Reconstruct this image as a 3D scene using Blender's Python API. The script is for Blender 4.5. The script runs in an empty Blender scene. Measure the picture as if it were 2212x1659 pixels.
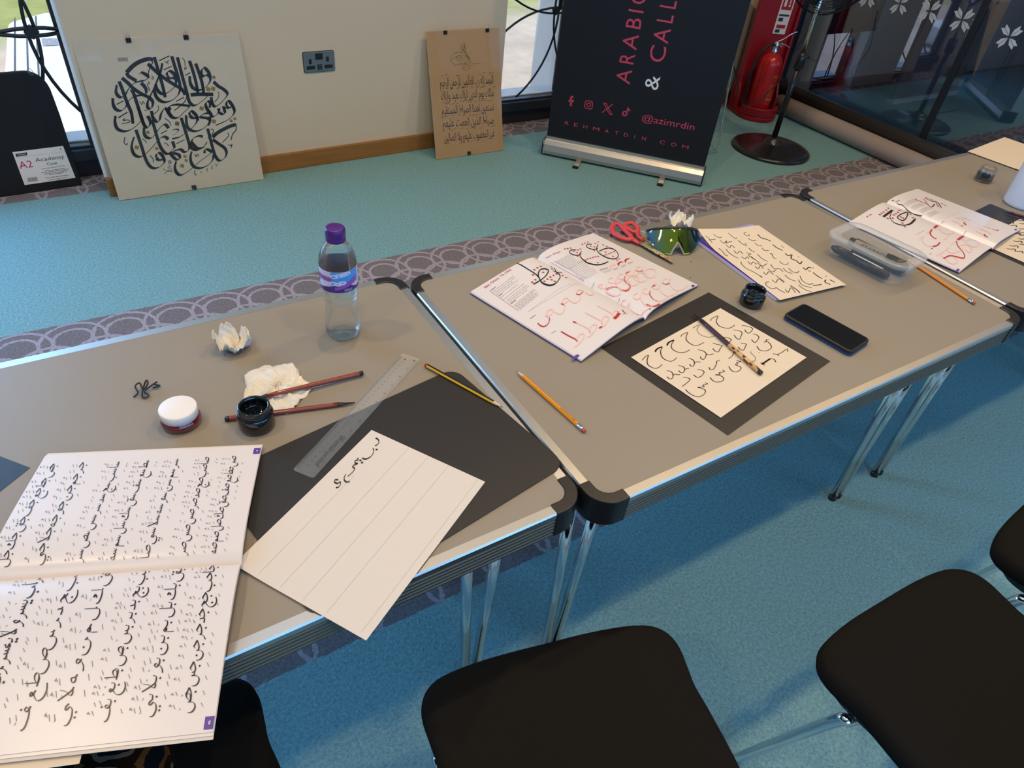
import bpy, bmesh, math, random
import numpy as np
from mathutils import Vector, Matrix

# ------------------------------------------------------------------ camera, world, lights, exposure
SC = bpy.context.scene
COL = SC.collection
random.seed(7)
F_PX, PPX, PPY = 1486.95, 1106.0, 829.5
UX = np.array([0.852, -0.276, 0.446])          # rows below are filled from two vanishing points of the table top
_v1 = np.array([3949.14056628 - PPX, -90.19317723 - PPY, F_PX]); _v2 = np.array([-126.85468701 - PPX, -577.66255559 - PPY, F_PX])
_ux = _v1 / np.linalg.norm(_v1); _uy = _v2 / np.linalg.norm(_v2); _uz = np.cross(_ux, _uy)
if _uz[1] > 0: _uz = -_uz
RW = np.array([_ux, _uy, _uz])                  # camera (x right, y down, z forward) -> world
CAM = np.array([-0.5123, -0.4540, 1.485])
TZ = 0.70                                       # table top height

cam_d = bpy.data.cameras.new('camera'); cam = bpy.data.objects.new('camera', cam_d); COL.objects.link(cam)
cam_d.sensor_fit = 'HORIZONTAL'; cam_d.sensor_width = 36.0; cam_d.lens = F_PX / 2212 * 36.0; cam_d.clip_start = 0.02
_m = np.eye(4); _m[:3, 0] = RW[:, 0]; _m[:3, 1] = -RW[:, 1]; _m[:3, 2] = -RW[:, 2]; _m[:3, 3] = CAM
cam.matrix_world = Matrix(_m.tolist()); SC.camera = cam

SC.view_settings.view_transform = 'Standard'; SC.view_settings.look = 'None'
SC.view_settings.gamma = 1.0; SC.view_settings.use_curve_mapping = False
SC.view_settings.exposure = 0.0
SC.cycles.use_denoising = True
SC.cycles.max_bounces = 8; SC.cycles.transparent_max_bounces = 16
SC.cycles.sample_clamp_indirect = 6.0
SC.cycles.caustics_reflective = False; SC.cycles.caustics_refractive = False

wd = bpy.data.worlds.new('sky'); SC.world = wd; wd.use_nodes = True
bg = wd.node_tree.nodes['Background']; bg.inputs[0].default_value = (0.46, 0.70, 1.0, 1); bg.inputs[1].default_value = 1.25

def sun(name, d, energy, col, ang=0.6):
    l = bpy.data.lights.new(name, 'SUN'); l.energy = energy; l.color = col; l.angle = math.radians(ang)
    o = bpy.data.objects.new(name, l); COL.objects.link(o); o.rotation_euler = Vector(d).to_track_quat('-Z', 'Y').to_euler(); return o
sun('sun', (0.75, 0.06, -1.0), 3.4, (1.0, 0.93, 0.84))
def spot(x, y, w, col=(1.0, 0.71, 0.37), z=3.52, r=0.06, ang=120):
    l = bpy.data.lights.new('downlight', 'SPOT'); l.energy = w; l.color = col; l.spot_size = math.radians(ang); l.spot_blend = 0.6
    l.shadow_soft_size = r
    o = bpy.data.objects.new('downlight', l); COL.objects.link(o); o.location = (x, y, z)
for _x in (-2.3, -0.75, 0.75, 2.3): spot(_x, -0.68, 57)
for _x in (-1.5, 0.2, 1.7, 3.1): spot(_x, 0.95, 84)

def window_or_fill(x, y, z, sx, sz, ry, w, col=(0.20, 0.52, 1.0)):      # area lamp
    l = bpy.data.lights.new('daylight_or_fill', 'AREA'); l.shape = 'RECTANGLE'; l.size = sx; l.size_y = sz; l.energy = w; l.color = col
    o = bpy.data.objects.new('daylight_or_fill', l); COL.objects.link(o); o.location = (x, y, z); o.rotation_euler = (math.radians(-90), 0, ry)
window_or_fill(-1.75, 3.02, 1.5, 1.4, 2.4, 0, 105); window_or_fill(0.8, -2.42, 1.5, 5.0, 1.8, math.pi, 84); window_or_fill(5.7, -0.6, 1.7, 2.0, 1.6, 0 + math.pi, 22, (0.7, 0.84, 1.0))  # left window's sky; then unseen lamps added behind camera and in next room
def portal(x, y, z, sx, sz, ry):
    l = bpy.data.lights.new('daylight_or_fill', 'AREA'); l.shape = 'RECTANGLE'; l.size = sx; l.size_y = sz; l.cycles.is_portal = True
    o = bpy.data.objects.new('daylight_or_fill', l); COL.objects.link(o); o.location = (x, y, z); o.rotation_euler = (math.radians(-90), 0, ry)
portal(-1.5, 3.25, 1.8, 2.1, 3.4, 0); portal(1.9, 3.25, 1.8, 0.8, 3.4, 0)
# ------------------------------------------------------------------ helpers
def ray(px, py): return RW @ np.array([px - PPX, py - PPY, F_PX])
def at(px, py, z=TZ):
    d = ray(px, py); return Vector(CAM + d * ((z - CAM[2]) / d[2]))
def onplane(px, py, a, n):
    d = ray(px, py); a = np.array(a, float); n = np.array(n, float); return Vector(CAM + d * (((a - CAM) @ n) / (d @ n)))
def s2l(c): c /= 255.0; return c / 12.92 if c <= 0.04045 else ((c + 0.055) / 1.055) ** 2.4
def rgb(r, g, b): return (s2l(r), s2l(g), s2l(b), 1.0)

class MB:
    def __init__(s): s.v = []; s.f = []; s.m = []; s.s = []
    def add(s, vs, fs, m=0, sm=False):
        b = len(s.v); s.v += [tuple(v) for v in vs]
        for f in fs: s.f.append([i + b for i in f]); s.m.append(m); s.s.append(sm)
        return s
    def box(s, c, d, rz=0, m=0, M=None):
        x, y, z = d[0] / 2, d[1] / 2, d[2] / 2
        vs = [Vector((a * x, b * y, e * z)) for e in (-1, 1) for b in (-1, 1) for a in (-1, 1)]
        R = Matrix.Rotation(rz, 3, 'Z') if M is None else M
        vs = [R @ v + Vector(c) for v in vs]
        return s.add(vs, [(0, 2, 3, 1), (4, 5, 7, 6), (0, 1, 5, 4), (1, 3, 7, 5), (3, 2, 6, 7), (2, 0, 4, 6)], m)
    def prism(s, poly, z0, z1, m=0, M=None, sm=False):
        n = len(poly)
        vs = [Vector((p[0], p[1], z0)) for p in poly] + [Vector((p[0], p[1], z1)) for p in poly]
        if M is not None: vs = [M @ v for v in vs]
        b = len(s.v); s.v += [tuple(v) for v in vs]
        for f, k in [(list(range(n))[::-1], False), (list(range(n, 2 * n)), False)] + [([i, (i + 1) % n, n + (i + 1) % n, n + i], sm) for i in range(n)]:
            s.f.append([i + b for i in f]); s.m.append(m); s.s.append(k)
        return s
    def tube(s, pts, r, n=10, m=0, closed=False, cap=True, flat=1.0):
        P = [Vector(p) for p in pts]; N = len(P); rr = r if isinstance(r, (list, tuple)) else [r] * N
        up = None; vs = []
        for i in range(N):
            a = P[(i - 1) % N] if (closed or i > 0) else P[i]; c = P[(i + 1) % N] if (closed or i < N - 1) else P[i]
            t = (c - a)
            if t.length < 1e-9: t = Vector((0, 0, 1))
            t.normalize()
            if up is None:
                up = Vector((0, 0, 1)) if abs(t.z) < 0.9 else Vector((1, 0, 0))
            u = (up - t * up.dot(t))
            if u.length < 1e-6: u = t.orthogonal()
            u.normalize(); w = t.cross(u); up = u
            for k in range(n):
                q = 2 * math.pi * k / n; vs.append(P[i] + (u * math.sin(q) * flat + w * math.cos(q)) * rr[i])
        fs = []
        for i in range(N if closed else N - 1):
            j = (i + 1) % N
            for k in range(n): fs.append((i * n + k, i * n + (k + 1) % n, j * n + (k + 1) % n, j * n + k))
        s.add(vs, fs, m, True)
        if cap and not closed:
            b = len(s.v) - len(vs)
            s.f.append([b + k for k in range(n)][::-1]); s.m.append(m); s.s.append(False)
            s.f.append([b + (N - 1) * n + k for k in range(n)]); s.m.append(m); s.s.append(False)
        return s
    def lathe(s, prof, n=32, m=0, o=(0, 0, 0), sm=True, wob=None):
        vs = []; fs = []; K = len(prof)
        for (r, z) in prof:
            for k in range(n):
                q = 2 * math.pi * k / n; rk = r * (wob(q, z) if wob else 1.0)
                vs.append((o[0] + rk * math.cos(q), o[1] + rk * math.sin(q), o[2] + z))
        for i in range(K - 1):
            for k in range(n): fs.append((i * n + k, i * n + (k + 1) % n, (i + 1) * n + (k + 1) % n, (i + 1) * n + k))
        b = len(s.v); s.add(vs, fs, m, sm)
        if prof[0][0] > 1e-6: s.f.append([b + k for k in range(n)][::-1]); s.m.append(m); s.s.append(False)
        if prof[-1][0] > 1e-6: s.f.append([b + (K - 1) * n + k for k in range(n)]); s.m.append(m); s.s.append(False)
        return s
    def grid(s, fn, nu, nv, m=0, sm=True, thick=0.0):
        vs = [Vector(fn(i / nu, j / nv)) for j in range(nv + 1) for i in range(nu + 1)]
        q = lambda i, j: j * (nu + 1) + i
        fs = [(q(i, j), q(i + 1, j), q(i + 1, j + 1), q(i, j + 1)) for j in range(nv) for i in range(nu)]
        if thick:
            L = len(vs); vs2 = [v - Vector((0, 0, thick)) for v in vs]
            fs2 = [tuple(a + L for a in f[::-1]) for f in fs]
            rim = [q(i, 0) for i in range(nu)] + [q(nu, j) for j in range(nv)] + [q(i, nv) for i in range(nu, 0, -1)] + [q(0, j) for j in range(nv, 0, -1)]
            s.add([vs[k] for k in rim] + [vs2[k] for k in rim], [(k, k + len(rim), (k + 1) % len(rim) + len(rim), (k + 1) % len(rim)) for k in range(len(rim))], m, False)
            vs = vs + vs2; fs = fs + fs2
        return s.add(vs, fs, m, sm)
    def xf(s, M): s.v = [tuple(M @ Vector(v)) for v in s.v]; return s

def rrect(w, h, r, n=6, cx=0, cy=0):
    out = []
    for (sx, sy, a0) in ((1, 1, 0), (-1, 1, 90), (-1, -1, 180), (1, -1, 270)):
        for k in range(n + 1):
            a = math.radians(a0 + 90 * k / n); out.append((cx + sx * (w / 2 - r) + r * math.cos(a), cy + sy * (h / 2 - r) + r * math.sin(a)))
    return out
def spline(pts, k=6, closed=False):
    P = [Vector(p) for p in pts]; n = len(P); out = []
    if n < 3 and not closed:
        return [P[0].lerp(P[1], t / 2) for t in range(3)]
    for i in range(n if closed else n - 1):
        g = (lambda j: P[j % n]) if closed else (lambda j: P[max(0, min(n - 1, j))])
        p0, p1, p2, p3 = g(i - 1), g(i), g(i + 1), g(i + 2)
        for t in range(k):
            u = t / k
            out.append(0.5 * ((2 * p1) + (p2 - p0) * u + (2 * p0 - 5 * p1 + 4 * p2 - p3) * u * u + (3 * p1 - p0 - 3 * p2 + p3) * u ** 3))
    if not closed: out.append(P[-1])
    return out

def obj(name, mb, mats, parent=None, bev=0, seg=2, sub=0):
    me = bpy.data.meshes.new(name); me.from_pydata(mb.v, [], mb.f); me.update()
    for mm in (mats if isinstance(mats, (list, tuple)) else [mats]): me.materials.append(mm)
    me.polygons.foreach_set('material_index', mb.m); me.polygons.foreach_set('use_smooth', mb.s); me.update()
    o = bpy.data.objects.new(name, me); COL.objects.link(o)
    if parent is not None: o.parent = parent
    if bev:
        md = o.modifiers.new('bevel', 'BEVEL'); md.width = bev; md.segments = seg; md.limit_method = 'ANGLE'; md.angle_limit = math.radians(40)
    if sub:
        md = o.modifiers.new('sub', 'SUBSURF'); md.levels = sub; md.render_levels = sub
    return o
def tag(o, label, cat, group=None, kind=None):
    o['label'] = label; o['category'] = cat
    if group: o['group'] = group
    if kind: o['kind'] = kind
    return o
def thing(name, label, cat, loc=(0, 0, 0), rz=0, group=None, M=None):
    o = bpy.data.objects.new(name, None); COL.objects.link(o); o.empty_display_size = 0.05
    if M is not None: o.matrix_world = M
    else: o.location = loc; o.rotation_euler = (0, 0, rz)
    return tag(o, label, cat, group)
def struct(name, mb, mats, parent=None, **k):
    o = obj(name, mb, mats, parent, **k)
    if parent is None: o['kind'] = 'structure'
    return o
def dup(root, label, loc=None, rz=None, M=None):
    r = root.copy(); COL.objects.link(r); r['label'] = label
    if M is not None: r.matrix_world = M
    if loc is not None: r.location = loc
    if rz is not None: r.rotation_euler = (0, 0, rz)
    for ch in list(root.children):
        c = ch.copy(); COL.objects.link(c); c.parent = r
        for g in list(ch.children):
            d = g.copy(); COL.objects.link(d); d.parent = c
    return r

# ------------------------------------------------------------------ materials
def mat(name, col, rough=0.5, metal=0.0, spec=0.5, noise=0, nscale=40, bump=0, bscale=200, coat=0, emit=None, alpha=1, trans=0, ior=1.45, sheen=0):
    m = bpy.data.materials.new(name); m.use_nodes = True; nt = m.node_tree; b = nt.nodes['Principled BSDF']
    b.inputs['Base Color'].default_value = col; b.inputs['Roughness'].default_value = rough; b.inputs['Metallic'].default_value = metal
    b.inputs['Specular IOR Level'].default_value = spec; b.inputs['Coat Weight'].default_value = coat; b.inputs['Coat Roughness'].default_value = 0.08
    b.inputs['Transmission Weight'].default_value = trans; b.inputs['IOR'].default_value = ior; b.inputs['Alpha'].default_value = alpha
    b.inputs['Sheen Weight'].default_value = sheen
    if emit: b.inputs['Emission Color'].default_value = emit[:3] + (1,); b.inputs['Emission Strength'].default_value = emit[3]
    tc = nt.nodes.new('ShaderNodeTexCoord')
    if noise:
        n = nt.nodes.new('ShaderNodeTexNoise'); n.inputs['Scale'].default_value = nscale; n.inputs['Detail'].default_value = 4
        nt.links.new(tc.outputs['Object'], n.inputs['Vector'])
        mx = nt.nodes.new('ShaderNodeMix'); mx.data_type = 'RGBA'
        mx.inputs[6].default_value = tuple(c * (1 - noise) for c in col[:3]) + (1,); mx.inputs[7].default_value = tuple(min(1, c * (1 + noise)) for c in col[:3]) + (1,)
        nt.links.new(n.outputs['Fac'], mx.inputs[0]); nt.links.new(mx.outputs[2], b.inputs['Base Color'])
    if bump:
        n = nt.nodes.new('ShaderNodeTexNoise'); n.inputs['Scale'].default_value = bscale; n.inputs['Detail'].default_value = 3
        nt.links.new(tc.outputs['Object'], n.inputs['Vector'])
        bp = nt.nodes.new('ShaderNodeBump'); bp.inputs['Strength'].default_value = bump; bp.inputs['Distance'].default_value = 0.002
        nt.links.new(n.outputs['Fac'], bp.inputs['Height']); nt.links.new(bp.outputs['Normal'], b.inputs['Normal'])
    return m
def glassy(name, col, refl=0.08, rough=0.02, trans_col=(1, 1, 1, 1), fres=True, k=1.0):
    """clear sheet: transparent body with a Fresnel gloss, cheap and noise free"""
    m = bpy.data.materials.new(name); m.use_nodes = True; nt = m.node_tree; nt.nodes.remove(nt.nodes['Principled BSDF'])
    out = nt.nodes['Material Output']; t = nt.nodes.new('ShaderNodeBsdfTransparent'); t.inputs[0].default_value = trans_col
    g = nt.nodes.new('ShaderNodeBsdfGlossy'); g.inputs['Roughness'].default_value = rough; g.inputs[0].default_value = col
    mx = nt.nodes.new('ShaderNodeMixShader')
    if fres:
        lw = nt.nodes.new('ShaderNodeLayerWeight'); lw.inputs['Blend'].default_value = 0.5
        pw = nt.nodes.new('ShaderNodeMath'); pw.operation = 'POWER'; pw.inputs[1].default_value = 4.0
        mt = nt.nodes.new('ShaderNodeMath'); mt.operation = 'MULTIPLY_ADD'; mt.inputs[1].default_value = k; mt.inputs[2].default_value = refl; mt.use_clamp = True
        nt.links.new(lw.outputs['Facing'], pw.inputs[0]); nt.links.new(pw.outputs[0], mt.inputs[0]); nt.links.new(mt.outputs[0], mx.inputs[0])
    else: mx.inputs[0].default_value = refl
    nt.links.new(t.outputs[0], mx.inputs[1]); nt.links.new(g.outputs[0], mx.inputs[2]); nt.links.new(mx.outputs[0], out.inputs[0])
    return m
class NG:
    """tiny shader-math builder"""
    def __init__(s, m): s.nt = m.node_tree
    def val(s, x, sock):
        if isinstance(x, (int, float)): sock.default_value = x
        else: s.nt.links.new(x, sock)
    def op(s, o, a, b=0.0, c=None):
        n = s.nt.nodes.new('ShaderNodeMath'); n.operation = o; s.val(a, n.inputs[0]); s.val(b, n.inputs[1])
        if c is not None: s.val(c, n.inputs[2])
        return n.outputs[0]
    def mix(s, f, a, b):
        n = s.nt.nodes.new('ShaderNodeMix'); n.data_type = 'RGBA'; s.val(f, n.inputs[0])
        for x, i in ((a, 6), (b, 7)):
            if isinstance(x, tuple): n.inputs[i].default_value = x
            else: s.nt.links.new(x, n.inputs[i])
        return n.outputs[2]
    def noise(s, vec, sc, det=3, rough=0.5):
        n = s.nt.nodes.new('ShaderNodeTexNoise'); n.inputs['Scale'].default_value = sc; n.inputs['Detail'].default_value = det; n.inputs['Roughness'].default_value = rough
        s.nt.links.new(vec, n.inputs['Vector']); return n.outputs['Fac']

def carpet():
    m = mat('carpet', (0.1, 0.3, 0.35, 1), 0.95, spec=0.05, sheen=0.0); nt = m.node_tree; g = NG(m); b = nt.nodes['Principled BSDF']
    tc = nt.nodes.new('ShaderNodeTexCoord'); P = tc.outputs['Object']
    sp = nt.nodes.new('ShaderNodeSeparateXYZ'); nt.links.new(P, sp.inputs[0]); X, Y = sp.outputs[0], sp.outputs[1]
    wob = g.noise(P, 60, 2); X = g.op('MULTIPLY_ADD', g.op('SUBTRACT', wob, 0.5), 0.012, X); Y = g.op('MULTIPLY_ADD', g.op('SUBTRACT', wob, 0.5), -0.012, Y)
    Sp = 0.1575
    u = g.op('MODULO', g.op('ADD', X, 0.851 + Sp * 40.5), Sp); u = g.op('ABSOLUTE', g.op('SUBTRACT', u, Sp / 2))       # 0 at a circle centre .. Sp/2
    v = g.op('MODULO', g.op('ADD', Y, 1.27 * 6 - 0.36), 1.27)          # 0 at the band's lower edge, 0.27 at the upper
    def circ(cu, cv, r, w):
        du = g.op('SUBTRACT', u, cu); dv = g.op('SUBTRACT', v, cv)
        d = g.op('SQRT', g.op('ADD', g.op('MULTIPLY', du, du), g.op('MULTIPLY', dv, dv)))
        return g.op('LESS_THAN', g.op('ABSOLUTE', g.op('SUBTRACT', d, r)), w)
    lines = circ(0, 0.170, 0.058, 0.0056)
    for cu, cv, r in ((0, 0.163, 0.099), (Sp, 0.163, 0.099), (-Sp, 0.163, 0.099), (Sp / 2, 0.052, 0.097), (-Sp / 2, 0.052, 0.097), (1.5 * Sp, 0.052, 0.097)):
        lines = g.op('MAXIMUM', lines, circ(cu, cv, r, 0.0056))
    inband = g.op('LESS_THAN', v, 0.268)
    hi = g.noise(P, 420, 2, 0.6); mid = g.noise(P, 130, 3, 0.6); lo = g.noise(P, 2.2, 3)
    f = g.op('ADD', g.op('MULTIPLY', hi, 0.5), g.op('MULTIPLY', mid, 0.5)); f = g.op('MULTIPLY_ADD', g.op('SUBTRACT', f, 0.5), 3.6, 0.5)
    f = g.op('MINIMUM', g.op('MAXIMUM', f, 0.0), 1.0)
    teal = g.mix(f, (0.115, 0.245, 0.280, 1), (0.320, 0.560, 0.590, 1))
    teal = g.mix(g.op('MULTIPLY', lo, 0.35), teal, (0.200, 0.360, 0.350, 1))
    base = g.mix(f, (0.135, 0.115, 0.125, 1), (0.275, 0.240, 0.250, 1)); line = g.mix(f, (0.29, 0.25, 0.285, 1), (0.48, 0.43, 0.47, 1))
    band = g.mix(lines, base, line); col = g.mix(inband, teal, band)
    nt.links.new(col, b.inputs['Base Color'])
    bp = nt.nodes.new('ShaderNodeBump'); bp.inputs['Strength'].default_value = 0.6; bp.inputs['Distance'].default_value = 0.004
    nt.links.new(f, bp.inputs['Height']); nt.links.new(bp.outputs['Normal'], b.inputs['Normal'])
    return m
# ------------------------------------------------------------------ the room
M_carpet = carpet()
M_wall = mat('wall_paint', rgb(208, 190, 166), 0.7, spec=0.2, noise=0.03, nscale=3)
M_ceil = mat('ceiling_paint', (0.75, 0.72, 0.68, 1), 0.9)
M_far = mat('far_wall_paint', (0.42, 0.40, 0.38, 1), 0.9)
M_white = mat('white_reveal', (0.78, 0.78, 0.80, 1), 0.5)
M_blackmetal = mat('black_metal', (0.012, 0.013, 0.017, 1), 0.35, spec=0.5)
M_frame = mat('window_frame_metal', (0.02, 0.022, 0.03, 1), 0.3)
M_alu = mat('aluminium', (0.72, 0.68, 0.65, 1), 0.36, 1.0)
M_chrome = mat('chrome', (0.86, 0.87, 0.88, 1), 0.08, 1.0)
M_bplastic = mat('black_plastic', (0.012, 0.011, 0.011, 1), 0.32)
M_bfabric = mat('black_fabric', (0.0115, 0.0105, 0.0095, 1), 0.95, spec=0.08, noise=0.25, nscale=600, bump=0.4, bscale=1400)
M_wglass = glassy('window_glass', (1, 1, 1, 1), 0.04, 0.0, (0.97, 0.98, 1, 1), True, 0.6)
M_darkglass = glassy('tinted_glass', (0.85, 0.9, 1.0, 1), 0.20, 0.0, (0.56, 0.60, 0.67, 1), True, 0.7)

def wood():
    m = mat('oak', rgb(150, 105, 55), 0.45, spec=0.3); nt = m.node_tree; g = NG(m)
    tc = nt.nodes.new('ShaderNodeTexCoord'); mp = nt.nodes.new('ShaderNodeMapping'); mp.inputs['Scale'].default_value = (1.5, 20, 22)
    nt.links.new(tc.outputs['Object'], mp.inputs[0]); f = g.noise(mp.outputs[0], 3, 4)
    nt.links.new(g.mix(f, rgb(126, 84, 42), rgb(160, 114, 62)), nt.nodes['Principled BSDF'].inputs['Base Color']); return m
M_oak = wood()
YW = lambda x: 2.853 + 0.037 * x             # the wall runs very slightly skew to the tables
WL, WR = -0.428, 1.585                        # the wall pier between the two windows

struct('floor', MB().box((2.0, 0.35, -0.05), (13.0, 5.6, 0.1)), M_carpet)
struct('ceiling', MB().box((2.0, 0.35, 3.65), (13.0, 5.8, 0.1)), M_ceil)
def wallbox(x0, x1, z0, z1, t=0.20): return MB().prism([(x0, YW(x0)), (x1, YW(x1)), (x1, YW(x1) + t), (x0, YW(x0) + t)], z0, z1)
struct('wall_back', wallbox(WL, WR, 0, 3.6), M_wall)
struct('wall_back_right', wallbox(2.12, 3.86, 0, 3.6), M_wall)
struct('wall_back_left', wallbox(-4.5, -2.6, 0, 3.6), M_wall)
struct('wall_left', MB().box((-4.45, 0.35, 1.8), (0.1, 5.8, 3.6)), M_wall)
struct('wall_front', MB().box((2.0, -2.5, 1.8), (13.0, 0.1, 3.6)), M_far)
struct('wall_right', MB().box((8.4, 0.35, 1.8), (0.1, 5.8, 3.6)), M_far)
struct('baseboard_back', MB().prism([(WL - .012, YW(WL) - .016), (WR + .012, YW(WR) - .016), (WR + .012, YW(WR) + .02), (WL - .012, YW(WL) + .02)], 0, 0.08), M_oak, bev=0.003)
struct('baseboard_right', MB().prism([(2.12, YW(2.12) - .016), (3.80, YW(3.8) - .016), (3.80, YW(3.8)), (2.12, YW(2.12))], 0, 0.08), M_oak, bev=0.003)

def arc(cx, cz, r, a0, a1, y, n=22):
    return [(cx + r * math.cos(math.radians(a0 + (a1 - a0) * k / n)), y, cz + r * math.sin(math.radians(a0 + (a1 - a0) * k / n))) for k in range(n + 1)]
def window(name, x0, x1, y, nodex, z_sill=0.14, top=3.55, bar=0.0075, grid_n=(0, 3)):
    mb = MB()
    yb = y + 0.06
    mb.box(((x0 + x1) / 2, yb, z_sill / 2 - 0.0), (x1 - x0, 0.08, z_sill)); mb.box(((x0 + x1) / 2, yb - 0.045, z_sill - 0.035), (x1 - x0, 0.04, 0.05))
    mb.box(((x0 + x1) / 2, yb, top + 0.02), (x1 - x0, 0.10, 0.06))
    for x in (x0 + 0.012, x1 - 0.012): mb.box((x, yb, top / 2), (0.024, 0.06, top))
    w = struct(name, mb, M_frame, bev=0.003)
    struct('window_sill', MB().box(((x0 + x1) / 2, y + 0.13, z_sill - 0.004), (x1 - x0, 0.12, 0.02)), M_white, w)
    struct('window_pane', MB().box(((x0 + x1) / 2, yb + 0.02, (z_sill + top) / 2), (x1 - x0 - 0.04, 0.006, top - z_sill)), M_wglass, w)
    # the grille: large overlapping rings, a quarter apart, meeting in eight-armed nodes
    gb = MB(); d = 0.54; R = 0.555
    for iz in range(-1, 5):
        for ix in range(-4, 4):
            cx = nodex + d * ix; cz = 0.611 + d * iz
            if (ix + iz) % 2: continue
            pts = arc(cx, cz, R, 0, 360, y + 0.012, 72)
            run = []
            for p in pts:
                if x0 + 0.01 <= p[0] <= x1 - 0.01 and z_sill <= p[2] <= top: run.append(p)
                else:
                    if len(run) > 1: gb.tube(run, bar, 6, flat=0.9)
                    run = []
            if len(run) > 1: gb.tube(run, bar, 6, flat=0.9)
    for ix in range(-4, 4):
        for iz in range(0, 4):
            x = nodex + d * ix; z = 0.62 + d * iz
            if (ix + iz) % 2 == 0 and False: continue
            if x0 < x < x1 and (ix + iz) % 2 == 1: gb.lathe([(0.0, -0.012), (0.020, -0.012), (0.020, 0.012), (0, 0.012)], 12, o=(0, 0, 0)) if False else None
    gr = struct('window_grille', gb, M_blackmetal, w)
    return w
W1 = window('window_1', -2.6, WL, 3.055, -0.535 + 0.54, bar=0.0085)
W2 = window('window_2', WR, 2.12, 3.055, 2.010 - 0.54, bar=0.0065)
nb = MB()
for (x, z) in ((-0.535, 0.62),): nb.box((x, 3.067, z - .009), (0.042, 0.02, 0.042), M=Matrix.Rotation(math.radians(45), 3, 'Y'))
struct('window_boss', nb, M_blackmetal, W1, bev=0.006)
nb = MB(); nb.box((2.003, 3.067, 0.611), (0.036, 0.02, 0.036), M=Matrix.Rotation(math.radians(45), 3, 'Y')); nb.box((2.032, 3.067, 1.6), (0.014, 0.02, 1.97))
struct('window_boss', nb, M_blackmetal, W2, bev=0.004)
struct('trim_1', MB().box((WL - 0.006, YW(WL) + 0.10, 1.80), (0.012, 0.17, 3.45)), M_white)
struct('trim_2', MB().box((2.114, YW(2.1) + 0.11, 1.80), (0.03, 0.16, 3.45)), M_white)
struct('trim_3', MB().box((2.20, 3.3, 1.3), (0.12, 0.30, 2.9)), M_white)

# outside
def sand():
    m = mat('sandy_ground', (0.6, 0.5, 0.4, 1), 1.0, spec=0); nt = m.node_tree; g = NG(m); tc = nt.nodes.new('ShaderNodeTexCoord'); P = tc.outputs['Object']
    a = g.noise(P, 3.5, 6, 0.65); b2 = g.noise(P, 0.6, 3)
    c = g.mix(a, (0.36, 0.27, 0.20, 1), (0.82, 0.70, 0.60, 1)); grass = g.mix(a, (0.20, 0.22, 0.06, 1), (0.55, 0.55, 0.22, 1))
    sp = nt.nodes.new('ShaderNodeSeparateXYZ'); nt.links.new(P, sp.inputs[0])
    k = g.op('ADD', g.op('MULTIPLY', g.op('SUBTRACT', sp.outputs[1], 5.4), 0.9), g.op('MULTIPLY', g.op('SUBTRACT', b2, 0.5), 2.2)); k = g.op('MINIMUM', g.op('MAXIMUM', k, 0.0), 1.0)
    nt.links.new(g.mix(k, c, grass), nt.nodes['Principled BSDF'].inputs['Base Color']); return m
struct('ground', MB().box((2, 11.2, -0.23), (30, 16.0, 0.1)), sand())
# white panelled slab outside the left window
sl = thing('panel_slab', 'white panelled slab lying on the sandy ground outside the left window', 'panel', (-0.9, 4.2, -0.18))
zs = 0.02
q = [at(12, 46, zs), at(100, 22, zs), at(250, 60, zs), at(262, 296, zs), at(60, 300, zs), at(4, 160, zs)]
slp = [(p.x + 0.9, p.y - 4.2) for p in q]
obj('slab', MB().prism(slp, 0, zs + 0.18), mat('white_panel', (0.88, 0.88, 0.9, 1), 0.4), sl, bev=0.05, seg=4)
se = MB()
for a, b2 in (((32, 38), (32, 290)), ((58, 80), (64, 290)), ((77, 34), (90, 290))):
    A, B = at(*a, zs + .002), at(*b2, zs + .002); L = (B - A); n2 = Vector((-L.y, L.x, 0)).normalized() * 0.0045
    off = Vector((0.9, -4.2, 0.18)); se.add([A - n2 + off, A + n2 + off, B + n2 + off, B - n2 + off], [(0, 1, 2, 3)])
obj('seam', se, mat('seam_grey', (0.10, 0.10, 0.12, 1), 0.6), sl)
pl = MB(); c4 = [at(90, 83, zs + .004) , at(122, 82, zs + .004), at(126, 97, zs + .004), at(92, 99, zs + .004)]
pl.add([p + Vector((0.9, -4.2, 0.18)) for p in c4], [(0, 3, 2, 1)])
obj('sticker', pl, mat('sticker_grey', (0.35, 0.36, 0.40, 1), 0.6, noise=0.9, nscale=55), sl)

# the glazed screen on the right with a dim room behind it
XG = 3.87
gm = MB(); gm.box((XG, 2.90, 1.8), (0.07, 0.09, 3.6))
pm = onplane(1998, 285, (XG, 0, 0), (1, 0, 0)); gm.box((XG, pm.y, 1.8), (0.030, 0.035, 3.6)); gm.box((XG, 0.9, 0.03), (0.05, 3.9, 0.06)); gm.box((XG, 0.9, 3.57), (0.05, 3.9, 0.06))
gm.box((XG, -1.0, 1.8), (0.07, 0.06, 3.6))
G = struct('window_3', gm, M_frame, bev=0.002)
struct('window_pane', MB().box((XG, (2.86 + pm.y) / 2, 1.8), (0.010, 2.86 - pm.y, 3.5)), M_darkglass, G)
struct('window_pane', MB().box((XG, (-1.0 + pm.y) / 2, 1.8), (0.010, pm.y + 1.0, 3.5)), M_darkglass, G)
struct('wall_screen_end', MB().box((XG, -1.77, 1.8), (0.09, 1.45, 3.6)), M_far)
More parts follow.
